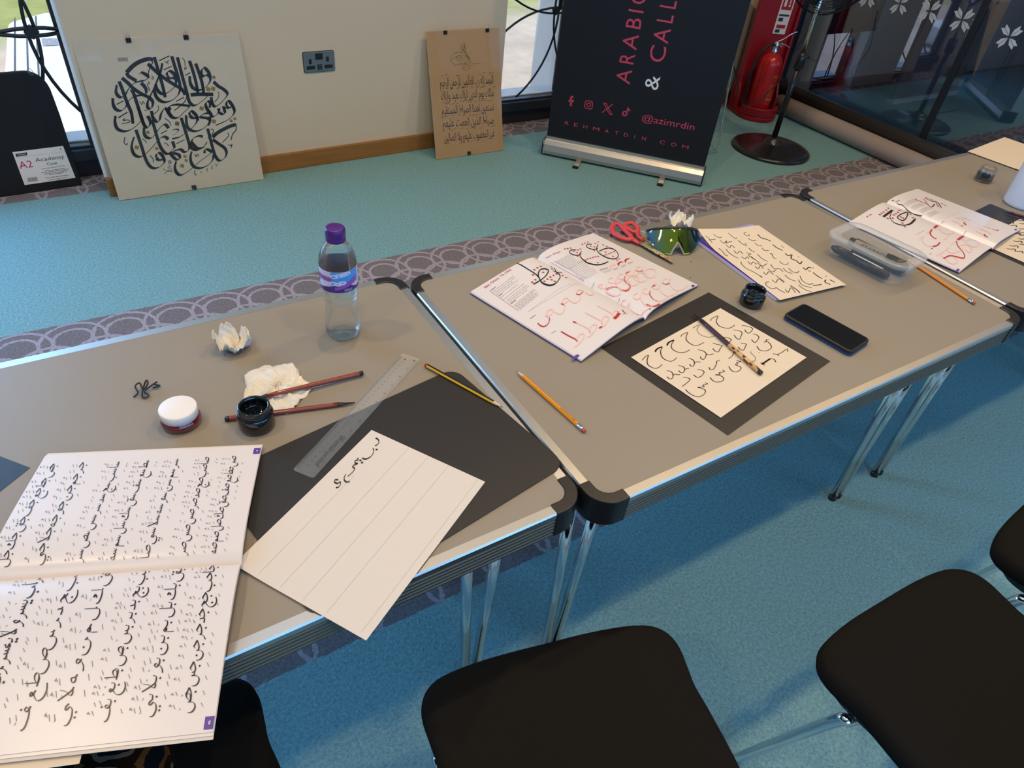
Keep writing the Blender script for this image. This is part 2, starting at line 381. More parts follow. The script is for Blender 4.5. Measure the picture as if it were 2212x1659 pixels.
# white flower decals on the glass
M_decal = mat('white_film', (0.62, 0.62, 0.64, 1), 0.6)
def decal(px, py, s):
    c = onplane(px, py, (XG - 0.007, 0, 0), (1, 0, 0)); mb = MB()
    for k in range(4):
        a0 = math.radians(90 * k + 38)
        for sd in (-1, 1):
            pts = [(0.06, sd * 0.010), (0.30, sd * 0.155), (0.60, sd * 0.135), (0.50, sd * 0.010)]
            vs = []
            for (r, t) in pts:
                yy = (r * math.cos(a0) - t * math.sin(a0)) * s; zz = (r * math.sin(a0) + t * math.cos(a0)) * s
                vs.append((0, yy, zz))
            mb.add(vs, [tuple(range(4)) if sd > 0 else tuple(range(4))[::-1]])
    o = obj('window_decal', mb, M_decal, G); o.location = c
for px, py, s in ((2008, 24, .115), (2078, 43, .115), (2180, 80, .11), (1944, 8, .11), (1876, -6, .11)): decal(px, py, s)
# the black rail and its end bracket, the padded grey roller on the floor
ry0, ry1 = 2.80, -0.9
rail = thing('handrail', 'black round rail running along the glass just above the floor roll', 'rail', (3.80, 2.0, 0.0))
obj('rail_tube', MB().tube([(0, 0.80, 0.135), (0, -2.9, 0.135)], 0.042, 20), mat('rail_black', (0.075, 0.068, 0.066, 1), 0.34, 0.5), rail)
obj('rail_lip', MB().box((0.02, -1.05, 0.090), (0.04, 3.7, 0.012)), M_blackmetal, rail)
br = MB(); br.box((0, 0.80, 0.12), (0.11, 0.03, 0.15)); br.lathe([(0, 0), (0.05, 0), (0.05, 0.02), (0, 0.02)], 20); 
obj('rail_bracket', MB().box((0.0, 0.80, 0.13), (0.11, 0.03, 0.13)), M_blackmetal, rail, bev=0.02, seg=3)
obj('rail_bolt', MB().tube([(-0.01, 0.785, 0.15), (-0.01, 0.778, 0.15)], 0.024, 14), mat('worn_brass', rgb(150, 130, 80), 0.4, 0.7), rail)
for yy in (0.3, -0.9, -2.1):
    obj('rail_post', MB().box((0.03, yy, 0.05), (0.02, 0.03, 0.10)), M_blackmetal, rail)
ro = thing('floor_roll', 'long pinkish grey padded roll lying on the carpet along the glass', 'roll', (3.735, 2.72, 0.0))
obj('roll_cover', MB().tube([(0, 0.0, 0.058), (0, -0.4, 0.058), (0, -1.2, 0.058), (0.0, -3.2, 0.058)], 0.058, 24), mat('roll_cloth', rgb(160, 146, 140), 0.8, noise=0.05, nscale=30), ro)
obj('roll_end', MB().lathe([(0, -0.004), (0.045, -0.004), (0.045, 0.004), (0, 0.004)], 20).xf(Matrix.Translation((0, 0.006, 0.058)) @ Matrix.Rotation(math.radians(90), 4, 'X')), M_bplastic, ro)
# behind the glass: wall strips, a window with the same grille and a black blind, a display panel
struct('wall_next_room', MB().box((4.14, 3.02, 1.8), (0.44, 0.12, 3.6)), M_wall)
W4 = window('window_4', 4.36, 4.86, 3.02, 4.62, z_sill=0.05, bar=0.005)
bl = thing('roller_blind', 'black roller blind half drawn over the window behind the glass screen', 'blind', (4.62, 2.96, 2.7))
pb = onplane(1795, 68, (0, 2.96, 0), (0, 1, 0))
obj('blind_cloth', MB().box((0, 0, (pb.z - 2.7) / 2), (0.56, 0.006, 2.7 - pb.z)), mat('blind_cloth', (0.02, 0.02, 0.022, 1), 0.8), bl)
obj('bottom_bar', MB().box((0, 0, pb.z - 2.7), (0.56, 0.02, 0.03)), M_blackmetal, bl)
struct('wall_next_room_pier', MB().box((5.13, 3.02, 1.8), (0.54, 0.12, 3.6)), M_white)
struct('wall_next_room_far', MB().box((7.4, 3.02, 1.8), (1.9, 0.12, 3.6)), M_far)
W5 = window('window_5', 5.41, 6.45, 3.02, 5.9, z_sill=0.05, bar=0.006)
dp = thing('display_panel', 'tall grey display panel with a white foot rail behind the glass', 'panel', (5.27, 2.58, 0))
obj('panel', MB().box((0, 0, 0.42), (0.86, 0.03, 0.78)), mat('panel_grey', rgb(128, 120, 132), 0.75, noise=0.05, nscale=6), dp)
obj('foot_rail', MB().box((0, -0.01, 0.015), (0.86, 0.05, 0.03)), M_white, dp)
# ------------------------------------------------------------------ folding tables
M_lam = mat('grey_laminate', rgb(139, 129, 115), 0.42, spec=0.35, noise=0.02, nscale=9, bump=0.05, bscale=700)
M_cap = mat('black_corner_cap', (0.014, 0.012, 0.012, 1), 0.38)
M_ribs = mat('ribbed_edge', rgb(120, 116, 104), 0.35, 0.7)
TW, TD = 1.214, 0.690
def corner_cap(parent, sx, sy):
    mb = MB(); r = 0.042; w = 0.019
    def ring(ro, n=10):
        return [(sx * (TW / 2 - r + ro * math.cos(math.pi / 2 * k / n)), sy * (TD / 2 - r + ro * math.sin(math.pi / 2 * k / n))) for k in range(n + 1)]
    e = 0.014
    o = [(sx * (TW / 2 + .0015), sy * (TD / 2 - r - e))] + ring(r + .0015) + [(sx * (TW / 2 - r - e), sy * (TD / 2 + .0015))]
    i = [(sx * (TW / 2 - w), sy * (TD / 2 - r - e))] + ring(r - w) + [(sx * (TW / 2 - r - e), sy * (TD / 2 - w))]
    poly = o + i[::-1]
    if sx * sy < 0: poly = poly[::-1]
    mb.prism(poly, TZ - 0.052, TZ + 0.0022)
    obj('corner_cap', mb, M_cap, parent, bev=0.002)
def make_table(label, loc, rz=0.0):
    t = thing('folding_table', label, 'table', loc, rz, 'grey folding tables pushed end to end')
    obj('tabletop', MB().prism(rrect(TW - 0.020, TD - 0.020, 0.030), TZ - 0.03, TZ - 0.0002), M_lam, t)
    # aluminium edge: flat lip on top, ribbed face
    mb = MB()
    prof = [(-0.017, 0.0), (-0.002, 0.0009), (0.0, -0.002), (0.0, -0.011)]
    for k in range(5): prof += [(-0.0022, -0.0125 - k * 0.0075), (-0.0022, -0.0150 - k * 0.0075), (0.0, -0.0165 - k * 0.0075), (0.0, -0.0195 - k * 0.0075)]
    prof += [(-0.004, -0.051), (-0.017, -0.051)]
    c = 0.055
    for (ax, sg) in (('x', -1), ('x', 1), ('y', -1), ('y', 1)):
        L = (TW if ax == 'x' else TD) / 2 - c
        vs = []
        for e in (-L, L):
            for (d, z) in prof:
                p = (e, sg * (TD / 2 + d), TZ + z) if ax == 'x' else (sg * (TW / 2 + d), e, TZ + z)
                vs.append(p)
        n = len(prof)
        fs = [(i, i + 1, n + i + 1, n + i) for i in range(n - 1)]
        flip = (sg < 0) == (ax == 'y')
        fs = [f[::-1] for f in fs] if flip else fs
        mb.add(vs, fs[:3], 0); b = len(mb.v) - len(vs)
        for f in fs[3:]: mb.f.append([b + k for k in f]); mb.m.append(1); mb.s.append(False)
    obj('edge_trim', mb, [M_alu, M_ribs], t)
    for sx in (-1, 1):
        for sy in (-1, 1): corner_cap(t, sx, sy)
    for sx in (-1, 1):
        for sy in (-1, 1):
            x, y = sx * (TW / 2 - 0.095), sy * (TD / 2 - 0.125)
            lm = MB()
            for dx in (-1, 1): lm.tube([(x + dx * 0.011, y, 0.012), (x + dx * 0.038, y, TZ - 0.05)], 0.0105, 14)
            lg = obj('leg', lm, M_chrome, t)
            fm = MB()
            for dx in (-1, 1): fm.lathe([(0.009, 0.0), (0.0118, 0.002), (0.0118, 0.014), (0.009, 0.016)], 14, o=(x + dx * 0.011, y, 0))
            obj('foot', fm, M_bplastic, lg)
        obj('leg_hinge', MB().box((sx * (TW / 2 - 0.095), 0, TZ - 0.045), (0.10, TD - 0.24, 0.022)), M_ribs, t)
    return t
T2 = make_table('grey folding table in the middle carrying the black mat, phone and open booklet', (0.608, 0.346, 0))
T1 = dup(T2, 'grey folding table with the water bottle and the long clear ruler on it', loc=(-0.612, 0.370, 0))
T3 = dup(T2, 'grey folding table beyond the plastic pen box with the white cup on it', loc=(1.836, 0.348, 0))
T4 = dup(T2, 'grey folding table at the far end past the blank cream sheet, mostly out of view', loc=(3.062, 0.352, 0))

# ------------------------------------------------------------------ chairs
def seat_outline(w=0.43, d=0.44, n=8):
    # x across, y towards the table; the front corners are round, the flanks pinch in a little behind them
    half = [(0.0, d * 0.50), (0.10, d * 0.497), (w * 0.40, d * 0.475), (w * 0.475, d * 0.43), (w * 0.50, d * 0.36), (w * 0.492, d * 0.27), (w * 0.484, d * 0.20),
            (w * 0.490, d * 0.10), (w * 0.492, -d * 0.1), (w * 0.475, -d * 0.35), (w * 0.44, -d * 0.47), (w * 0.36, -d * 0.50)]
    pts = [(-x, y) for x, y in half[:0:-1]][::1] + half
    return [(p.x, p.y) for p in spline([(x, y, 0) for x, y in pts], 4, closed=True)]
def make_chair(label, loc, rz):
    t = thing('chair', label, 'chair', loc, rz, 'black upholstered chairs with chrome legs')
    ol = seat_outline(); n = len(ol); mb = MB()
    lay = [(0.93, 0.418), (0.985, 0.424), (1.0, 0.438), (0.995, 0.450), (0.965, 0.460), (0.88, 0.4645), (0.6, 0.4630), (0.3, 0.4615)]
    vs = []
    for (k, z) in lay:
        for (x, y) in ol: vs.append((x * k, y * k, z + 0.010 * max(0, abs(x * k) - 0.12) - 0.10 * max(0, y * k - 0.15) ** 1.5 * 2))
    fs = [(i * n + j, i * n + (j + 1) % n, (i + 1) * n + (j + 1) % n, (i + 1) * n + j) for i in range(len(lay) - 1) for j in range(n)]
    mb.add(vs, fs, 0, True); b = 0
    mb.f.append([(len(lay) - 1) * n + j for j in range(n)]); mb.m.append(0); mb.s.append(True)
    mb.f.append(list(range(n))[::-1]); mb.m.append(0); mb.s.append(False)
    obj('seat', mb, M_bfabric, t)
    sh = MB().prism([(x * 0.90, y * 0.90 - 0.012) for x, y in ol], 0.398, 0.420)
    obj('seat_shell', sh, M_bplastic, t, bev=0.006)
    bk = MB()
    def bf(u, v):
        x = (u - 0.5) * (0.40 - 0.06 * v * v); return (x, -0.235 - 0.10 * v - 0.03 * (1 - (2 * u - 1) ** 2), 0.50 + 0.33 * v - 0.02 * (2 * u - 1) ** 4)
    top = MB().grid(bf, 14, 10, 0, True); L = len(top.v)
    vs2 = [(a, b2 + 0.028, c) for a, b2, c in top.v]; fs2 = [f[::-1] for f in top.f]
    bk.add(vs2, fs2, 0, True); bk.add(top.v, top.f, 0, True)
    rim = [i for i in range(15)] + [15 * j + 14 for j in range(1, 11)] + [15 * 10 + i for i in range(13, -1, -1)] + [15 * j for j in range(9, 0, -1)]
    bk.f += [[rim[k], rim[(k + 1) % len(rim)], rim[(k + 1) % len(rim)] + L, rim[k] + L] for k in range(len(rim))]; bk.m += [0] * len(rim); bk.s += [False] * len(rim)
    obj('backrest', bk, M_bfabric, t)
    for sx in (-1, 1):
        f = spline([(sx * 0.10, 0.10, 0.388), (sx * 0.185, 0.105, 0.388), (sx * 0.200, 0.118, 0.372), (sx * 0.200, 0.160, 0.20), (sx * 0.198, 0.205, 0.012)], 6)
        obj('leg', MB().tube(f, 0.0105, 12), M_chrome, t)
        f = spline([(sx * 0.10, -0.10, 0.388), (sx * 0.185, -0.105, 0.388), (sx * 0.200, -0.118, 0.372), (sx * 0.202, -0.170, 0.20), (sx * 0.204, -0.225, 0.012)], 6)
        obj('leg', MB().tube(f, 0.0105, 12), M_chrome, t)
        obj('back_support', MB().tube(spline([(sx * 0.15, -0.10, 0.40), (sx * 0.15, -0.21, 0.41), (sx * 0.15, -0.262, 0.52), (sx * 0.145, -0.29, 0.66)], 6), 0.010, 10), M_bplastic, t)
        obj('link_clip', MB().box((sx * 0.196, -0.035, 0.395), (0.030, 0.055, 0.032)), M_bplastic, t, bev=0.005)
    return t
def chair_at(front_l, front_r, w=0.43, d=0.44):
    a = Vector(front_l); b = Vector(front_r); e = (b - a); e.z = 0; ang = math.atan2(e.y, e.x)
    mid = (a + b) / 2; fw = Vector((-math.sin(ang), math.cos(ang), 0)); c = mid - fw * d / 2
    return (c.x, c.y, 0), ang
l, r_ = chair_at((-0.297, 0.020, 0), (0.128, -0.083, 0))
C1 = make_chair('black chair in the middle of the row, in front of the gap between two tables', l, r_)
l, r_ = chair_at((0.292, -0.247, 0), (0.722, -0.262, 0)); C2 = dup(C1, 'black chair to the right of the middle one, its chrome leg and shell showing', loc=l, rz=r_)
l, r_ = chair_at((0.795, -0.272, 0), (1.225, -0.235, 0)); C3 = dup(C1, 'black chair cut off by the right frame edge, only its front corner in view', loc=l, rz=r_)
l, r_ = chair_at((-0.935, 0.155, 0), (-0.508, 0.165, 0)); C4 = dup(C1, 'black chair tucked under the left table beneath the open lettering booklet', loc=l, rz=r_)
# ------------------------------------------------------------------ flat things that carry writing
def H(s):                                    # ink colours
    return mat('ink_' + s[0], s[1], s[2] if len(s) > 2 else 0.5)
INK = mat('black_ink', (0.010, 0.009, 0.014, 1), 0.45); PRINT = mat('printed_violet_black', (0.018, 0.012, 0.026, 1), 0.30)
GREY = mat('grey_print', (0.20, 0.19, 0.19, 1), 0.5); RED = mat('red_print', rgb(176, 44, 52), 0.45); PINK = mat('pale_pink_print', rgb(226, 178, 170), 0.5)
PURP = mat('purple_print', rgb(84, 56, 140), 0.45); WHITEINK = mat('white_print', (0.82, 0.80, 0.80, 1), 0.5); FAINT = mat('faint_pencil', (0.52, 0.49, 0.45, 1), 0.6)
MARKGREY = mat('vowel_mark_grey', (0.25, 0.24, 0.25, 1), 0.5)

class Surf:
    """a sheet: origin O, direction of its u axis, up normal; zf(u,v) is its relief"""
    def __init__(s, O, eu, ev=None, zf=None):
        s.O = np.array(O, float); eu = np.array(eu, float); eu /= np.linalg.norm(eu)
        if ev is None: ev = np.cross((0, 0, 1), eu)
        ev = np.array(ev, float); ev = ev - eu * (ev @ eu); ev /= np.linalg.norm(ev)
        s.eu, s.ev, s.n = eu, ev, np.cross(eu, ev); s.zf = zf or (lambda u, v: 0.0)
        M = np.eye(4); M[:3, 0] = s.eu; M[:3, 1] = s.ev; M[:3, 2] = s.n; M[:3, 3] = s.O; s.M = Matrix(M.tolist())
    def P(s, u, v, off=0.0): return Vector((u, v, s.zf(u, v) + off))
    def inv(s, px, py):
        d = ray(px, py); h = 0.0
        for _ in range(5):
            a = s.O + s.n * h; p = CAM + d * (((a - CAM) @ s.n) / (d @ s.n)) - s.O; u, v = p @ s.eu, p @ s.ev; h = s.zf(u, v)
        return (u, v)
def ribbon(mb, S, uv, w, m=1, ang=None, mt=0.25, k=5, off=0.0006, taper=0.0):
    """a pen stroke: constant width, or a broad nib held at angle `ang` (radians in the sheet)"""
    pts = spline([(a, b, 0) for a, b in uv], k); n = len(pts)
    if n < 2: return
    vs = []
    for i in range(n):
        t = pts[min(i + 1, n - 1)] - pts[max(i - 1, 0)]
        if t.length < 1e-9: t = Vector((1, 0, 0))
        t.normalize(); N = Vector((-t.y, t.x, 0))
        f = 1.0 if ang is None else max(mt, abs(math.cos(ang) * t.y - math.sin(ang) * t.x))
        if taper: f *= min(1.0, 0.25 + (min(i, n - 1 - i) / max(1, n)) * 2 / taper)
        a = pts[i] + N * w * f / 2; b = pts[i] - N * w * f / 2
        vs += [S.P(b.x, b.y, off), S.P(a.x, a.y, off)]
    mb.add(vs, [(2 * i, 2 * i + 2, 2 * i + 3, 2 * i + 1) for i in range(n - 1)], m)
def poly(mb, S, uv, m=1, off=0.0006):
    a = sum(uv[i][0] * uv[(i + 1) % len(uv)][1] - uv[(i + 1) % len(uv)][0] * uv[i][1] for i in range(len(uv)))
    uv = uv if a > 0 else uv[::-1]
    mb.add([S.P(u, v, off) for u, v in uv], [tuple(range(len(uv)))], m)
def disc(mb, S, c, r, m=1, off=0.0006, n=14): poly(mb, S, [(c[0] + r * math.cos(2 * math.pi * k / n), c[1] + r * math.sin(2 * math.pi * k / n)) for k in range(n)], m, off)
class Pen:
    """writes strokes read off a crop of the photograph (origin ox, oy and zoom sc) onto sheet S"""
    def __init__(s, mb, S, ox, oy, sc, m=1, off=0.0006, ang=None, mt=0.25, taper=0.0): s.__dict__.update(mb=mb, S=S, ox=ox, oy=oy, sc=sc, m=m, off=off, ang=ang, mt=mt, taper=taper)
    def uv(s, x, y): return s.S.inv(s.ox + x / s.sc, s.oy + y / s.sc)
    def go(s, xy, w, m=None, ang='d', mt=None, dx=0, dy=0, kx=1.0, taper=None):
        pts = [s.uv((xy[i] - xy[0]) * kx + xy[0] + dx, (xy[i + 1] - xy[1]) * kx + xy[1] + dy) for i in range(0, len(xy), 2)]
        ribbon(s.mb, s.S, pts, w, s.m if m is None else m, s.ang if ang == 'd' else ang, s.mt if mt is None else mt, off=s.off, taper=s.taper if taper is None else taper)
    def dia(s, xy, r, m=None, asp=1.0, rot=0.0):
        for i in range(0, len(xy), 2):
            u, v = s.uv(xy[i], xy[i + 1]); c, q = math.cos(rot), math.sin(rot)
            poly(s.mb, s.S, [(u + r * (x * c - y * q), v + r * (x * q + y * c)) for x, y in ((asp, 0), (0, 1), (-asp, 0), (0, -1))], s.m if m is None else m, s.off + 0.0001)
    def dot(s, xy, r, m=None):
        for i in range(0, len(xy), 2): disc(s.mb, s.S, s.uv(xy[i], xy[i + 1]), r, s.m if m is None else m, s.off + 0.0001)

_fc = {}
def glyphs(body, space=1.0):
    """triangles of a line of type at size 1 (no neighbouring glyphs share a fill, so joins stay solid)"""
    if (body, space) in _fc: return _fc[(body, space)]
    c = bpy.data.curves.new('type', 'FONT'); c.body = body; c.size = 1; c.space_character = space; c.resolution_u = 3
    mm = [bpy.data.materials.new('t') for _ in range(2)]
    for q in mm: c.materials.append(q)
    for i in range(len(body)): c.body_format[i].material_index = i % 2
    o = bpy.data.objects.new('type', c); COL.objects.link(o)
    dg = bpy.context.evaluated_depsgraph_get(); e = o.evaluated_get(dg); me = e.to_mesh()
    vs = [tuple(v.co)[:2] for v in me.vertices]; fs = [tuple(p.vertices) for p in me.polygons]
    e.to_mesh_clear(); bpy.data.objects.remove(o); bpy.data.curves.remove(c)
    for q in mm: bpy.data.materials.remove(q)
    _fc[(body, space)] = (vs, fs); return vs, fs
def text(mb, S, body, p0, p1, h=None, m=1, off=0.0006, space=1.0, shear=0.0, flip=1):
    """type fitted so that it runs from p0 to p1 (sheet coordinates); h = height of a capital"""
    vs, fs = glyphs(body, space)
    if not vs: return
    xs = [v[0] for v in vs]; x0, x1 = min(xs), max(xs)
    p0, p1 = Vector((*p0, 0)), Vector((*p1, 0)); e = p1 - p0; L = e.length; e.normalize(); N = Vector((-e.y, e.x, 0)) * flip
    kx = L / (x1 - x0); ky = (h / 0.70) if h else kx
    out = []
    for x, y in vs:
        p = p0 + e * ((x - x0) * kx + y * ky * shear) + N * (y * ky); out.append(S.P(p.x, p.y, off))
    mb.add(out, fs, m)

# Arabic letters: joined presentation forms for type, and pen skeletons for the lettering booklet
AR = dict(zip('ابتثجحخدذرزسشصضطظعغفقكلمنهوي', range(28)))
_FE = {'ا': 0xFE8D, 'ب': 0xFE8F, 'ت': 0xFE95, 'ث': 0xFE99, 'ج': 0xFE9D, 'ح': 0xFEA1, 'خ': 0xFEA5, 'د': 0xFEA9, 'ذ': 0xFEAB, 'ر': 0xFEAD, 'ز': 0xFEAF, 'س': 0xFEB1, 'ش': 0xFEB5, 'ص': 0xFEB9, 'ض': 0xFEBD,
       'ط': 0xFEC1, 'ظ': 0xFEC5, 'ع': 0xFEC9, 'غ': 0xFECD, 'ف': 0xFED1, 'ق': 0xFED5, 'ك': 0xFED9, 'ل': 0xFEDD, 'م': 0xFEE1, 'ن': 0xFEE5, 'ه': 0xFEE9, 'و': 0xFEED, 'ي': 0xFEF1}
_NOJ = set('ادذروز')
def shape(s):
    out = []; s = s.replace('لا', '\u0001')
    for i, ch in enumerate(s):
        prev = i > 0 and (s[i - 1] in _FE) and s[i - 1] not in _NOJ; nxt = i + 1 < len(s) and (s[i + 1] in _FE or s[i + 1] == '\u0001')
        if ch == '\u0001': out.append(chr(0xFEFC if prev else 0xFEFB)); continue
        if ch not in _FE: out.append(ch); continue
        b = _FE[ch]
        if ch in _NOJ: out.append(chr(b + (1 if prev else 0)))
        else: out.append(chr(b + (3 if prev and nxt else 2 if nxt else 1 if prev else 0)))
    return ''.join(out[::-1])

BOWL = lambda x: [(x, 1.0), (x - .05, -.5), (x - .7, -1.8), (x - 2.0, -2.3), (x - 3.4, -1.6), (x - 3.75, -.2), (x - 3.6, .5)]
BELLY = lambda x: [(x, .4), (x - 1.3, -.9), (x - 1.9, -2.4), (x - 1.2, -4.0), (x + .6, -4.5), (x + 2.4, -3.8)]
GI = {  # opening forms: strokes, dots, advance
 'b': ([[(0, 1.7), (-.15, .5), (-.8, .05), (-1.7, 0)]], [(-.9, -1.6)], 1.7),
 'j': ([[(-2.6, 1.5), (-1.9, 2.3), (-.9, 1.9), (.5, 1.3)], [(.5, 1.3), (-.8, .55), (-2.0, .1), (-3.0, 0)]], [(-1.3, -1.6)], 3.0),
 's': ([[(.1, 1.5), (-.1, .4), (-.7, .1), (-1.1, .5), (-1.2, 1.3), (-1.3, .4), (-1.9, .1), (-2.3, .5), (-2.4, 1.3), (-2.55, .3), (-3.4, 0)]], [], 3.4),
 'S': ([[(-2.7, .3), (-1.9, 1.5), (-.7, 2.2), (.3, 1.9), (.2, .9), (-1.0, .2), (-2.7, .05), (-3.1, .3), (-3.2, 1.2), (-3.35, .3), (-4.2, 0)]], [], 4.2),
 'y': ([[(0, 1.7), (-.15, .5), (-.8, .05), (-1.7, 0)]], [(-.5, -1.5), (-1.5, -1.5)], 1.7),
 'l': ([[(.1, 5.2), (0, 2.5), (-.1, .6), (-.8, .05), (-1.6, 0)]], [], 1.6)}
GF = {  # closing forms
 'a': ([[(0, 0), (-.55, .15), (-.75, 1.2), (-.8, 3.2), (-.75, 5.3)]], [], .9),
 'b': ([[(0, 0), (-.4, .3), (-.7, 1.0), (-.8, .1), (-2.0, -.6), (-4.0, -.7), (-5.6, -.2), (-6.0, 1.0)]], [(-3.3, -2.1)], 6.0),
 'j': ([[(0, 0), (-.7, .3), (-1.6, 1.5)], [(-2.9, 1.3), (-2.2, 2.0), (-1.3, 1.5), (-.3, 1.2)], [(-.3, 1.2)] + BELLY(-1.4)[1:]], [(-1.4, -2.5)], 3.4),
 'd': ([[(0, 0), (-.5, .2), (-.75, 1.9)], [(-.75, 1.9), (-.5, .6), (-.9, -.3), (-2.5, -.35)]], [], 2.5),
 'r': ([[(0, 0), (-.6, .1), (-.8, .7), (-1.0, -.4), (-1.8, -1.5), (-3.0, -2.2)]], [], 2.6),
 's': ([[(0, 0), (-.4, .4), (-.5, 1.2), (-.6, .4), (-1.2, .1), (-1.6, .5), (-1.7, 1.3)], BOWL(-1.75)], [], 5.5),
 'S': ([[(0, 0), (-1.2, .1), (-.2, 1.6), (1.0, 2.2), (1.5, 1.5), (.6, .4), (-1.2, .05), (-1.6, .4)], BOWL(-1.65)], [], 5.4),
 'T': ([[(0, 0), (-1.4, .05), (-.6, 1.5), (.6, 2.2), (1.3, 1.6), (.6, .5), (-1.3, .0), (-2.2, .1)], [(-1.2, 5.2), (-1.25, 2.6), (-1.3, .1)]], [], 2.3),
 'A': ([[(0, 0), (-.7, .3), (-1.4, 1.4), (-.7, 1.7), (-.4, 1.1), (-1.3, .5)], BELLY(-.8)], [], 2.9),
 'f': ([[(0, 0), (-.8, .2), (-1.3, 1.2), (-.7, 1.9), (-.2, 1.3), (-.8, .2), (-2.4, -.4), (-4.4, -.4), (-5.4, .1), (-5.7, 1.0)]], [(-.7, 3.3)], 5.6),
 'q': ([[(0, 0), (-.6, .3), (-1.0, 1.3), (-.4, 1.9), (.1, 1.3), (-.7, .3)], BOWL(-.75)], [(-.1, 3.3), (-1.2, 3.3)], 4.4),
 'k': ([[(-.3, 5.2), (-.35, 2.5), (-.4, .6), (-.9, -.1), (-2.4, -.5), (-4.0, -.2), (-4.4, .9)], [(-1.6, 2.6), (-2.5, 2.9), (-1.8, 2.0), (-2.7, 1.5)], [(0, 0), (-.4, .1)]], [], 4.4),
 'l': ([[(-.3, 5.2), (-.35, 2.5), (-.4, .2), (-.6, -1.3), (-1.8, -2.1), (-3.2, -1.5), (-3.5, .3)], [(0, 0), (-.4, .1)]], [], 3.6),
 'm': ([[(0, 0), (-.8, .4), (-1.5, 1.0), (-2.0, .5), (-1.4, -.2), (-.8, .2), (-1.5, .0), (-2.1, -.8), (-2.2, -3.6)]], [], 2.4),
 'n': ([[(0, 0), (-.4, .3), (-.5, 1.0)], BOWL(-.55)], [(-2.4, .5)], 4.3),
 'w': ([[(0, 0), (-.6, .3), (-1.0, 1.3), (-.4, 1.9), (.1, 1.3), (-.5, .3), (-.8, -.6), (-1.7, -1.6), (-2.9, -2.1)]], [], 2.6),
 'h': ([[(0, 0), (-.6, .4), (-.8, 2.0), (-1.8, 1.1), (-1.5, .1), (-.7, .2), (-.6, .8)]], [], 1.9),
 'L': ([[(0, 0), (-.6, .3), (-1.6, 2.2), (-2.7, 5.0)], [(-.4, 5.3), (-.9, 2.6), (-1.9, .4), (-1.2, -.2), (-.5, .2)]], [], 2.7),
 'y': ([[(0, 0), (-.5, .9), (-1.3, .9), (-1.2, .1), (-.7, -.7), (-1.4, -1.9), (-3.0, -2.3), (-4.4, -1.6), (-4.6, -.3)]], [(-2.0, -3.7), (-3.1, -3.7)], 4.6)}
def calli(mb, S, words, p0, p1, m=1, mk=2, dot=0.0021, off=0.0007, ht=1.0, seed=1):
    """words of pen skeletons fitted from p0 (right) to p1 (left)"""
    R = random.Random(seed); lay = []; x = 0.0
    for w in words:
        for i, ch in enumerate(w):
            ini = (i < len(w) - 1); st, dt, ad = (GI if ini else GF)[ch]
            lay.append((x, st, dt, ad, ini)); x -= ad
        x -= 0.9
    total = -x - 0.9
    p0, p1 = Vector((*p0, 0)), Vector((*p1, 0)); e = p1 - p0; L = e.length; e.normalize(); N = Vector((e.y, -e.x, 0)); k = L / total; kk = dot * ht * 1.12
    T = lambda a, b: (p0.x + e.x * (-a) * k + N.x * b * kk, p0.y + e.y * (-a) * k + N.y * b * kk)
    ang = math.atan2(-e.y, -e.x) + math.radians(62)
    for (xo, st, dt, ad, ini) in lay:
        for s in st: ribbon(mb, S, [T(a + xo, b) for a, b in s], dot * 0.80, m, ang, 0.28, 4, off)
        for d in dt:
            c = T(d[0] + xo, d[1]); q = dot * 0.62; poly(mb, S, [(c[0] + q, c[1]), (c[0], c[1] + q), (c[0] - q, c[1]), (c[0], c[1] - q)], m, off)
        for b0 in (6.3, -5.2 if R.random() < .6 else 4.2):
            if mk is None: continue
            a0 = xo - ad * 0.5 + R.uniform(-.5, .5); ribbon(mb, S, [T(a0 + .75, b0 + .55), T(a0 - .75, b0 - .45)], 0.0007, mk, None, off=off)
        if mk is not None and R.random() < .75:
            a0 = xo - ad * .4; b0 = 8.2; ribbon(mb, S, [T(a0 + .4, b0 - .2), T(a0 - .1, b0 + .35), T(a0 - .35, b0), T(a0, b0 - .3), T(a0 - .6, b0 - .9)], 0.0006, mk, None, off=off)
        if mk is not None and R.random() < .5:
            a0 = xo - ad * .7; b0 = 4.0; ribbon(mb, S, [T(a0 + .3, b0), T(a0, b0 - .3), T(a0 - .3, b0 + .2)], 0.0006, mk, None, off=off)

def sheetmesh(mb, S, w, h, u0=0.0, v0=0.0, nu=2, nv=2, th=0.0004, m=0):
    vs = []
    g = MB().grid(lambda a, b: S.P(u0 + w * a, v0 + h * b), nu, nv, m, True, th); mb.add(g.v, g.f, m); 
    L = len(g.s); mb.s[-L:] = g.s
# paper stocks
P_WHITE = mat('coated_white_paper', rgb(214, 205, 202), 0.30, spec=0.5); P_CREAM = mat('cream_paper', rgb(214, 198, 176), 0.6, spec=0.2); P_PLAIN = mat('plain_paper', rgb(208, 198, 188), 0.65, spec=0.2, noise=0.015, nscale=60)
P_BLACK = mat('black_card', (0.022, 0.019, 0.018, 1), 0.42, spec=0.45, bump=0.1, bscale=900); P_PURPLE = mat('purple_cover', rgb(86, 62, 150), 0.4)

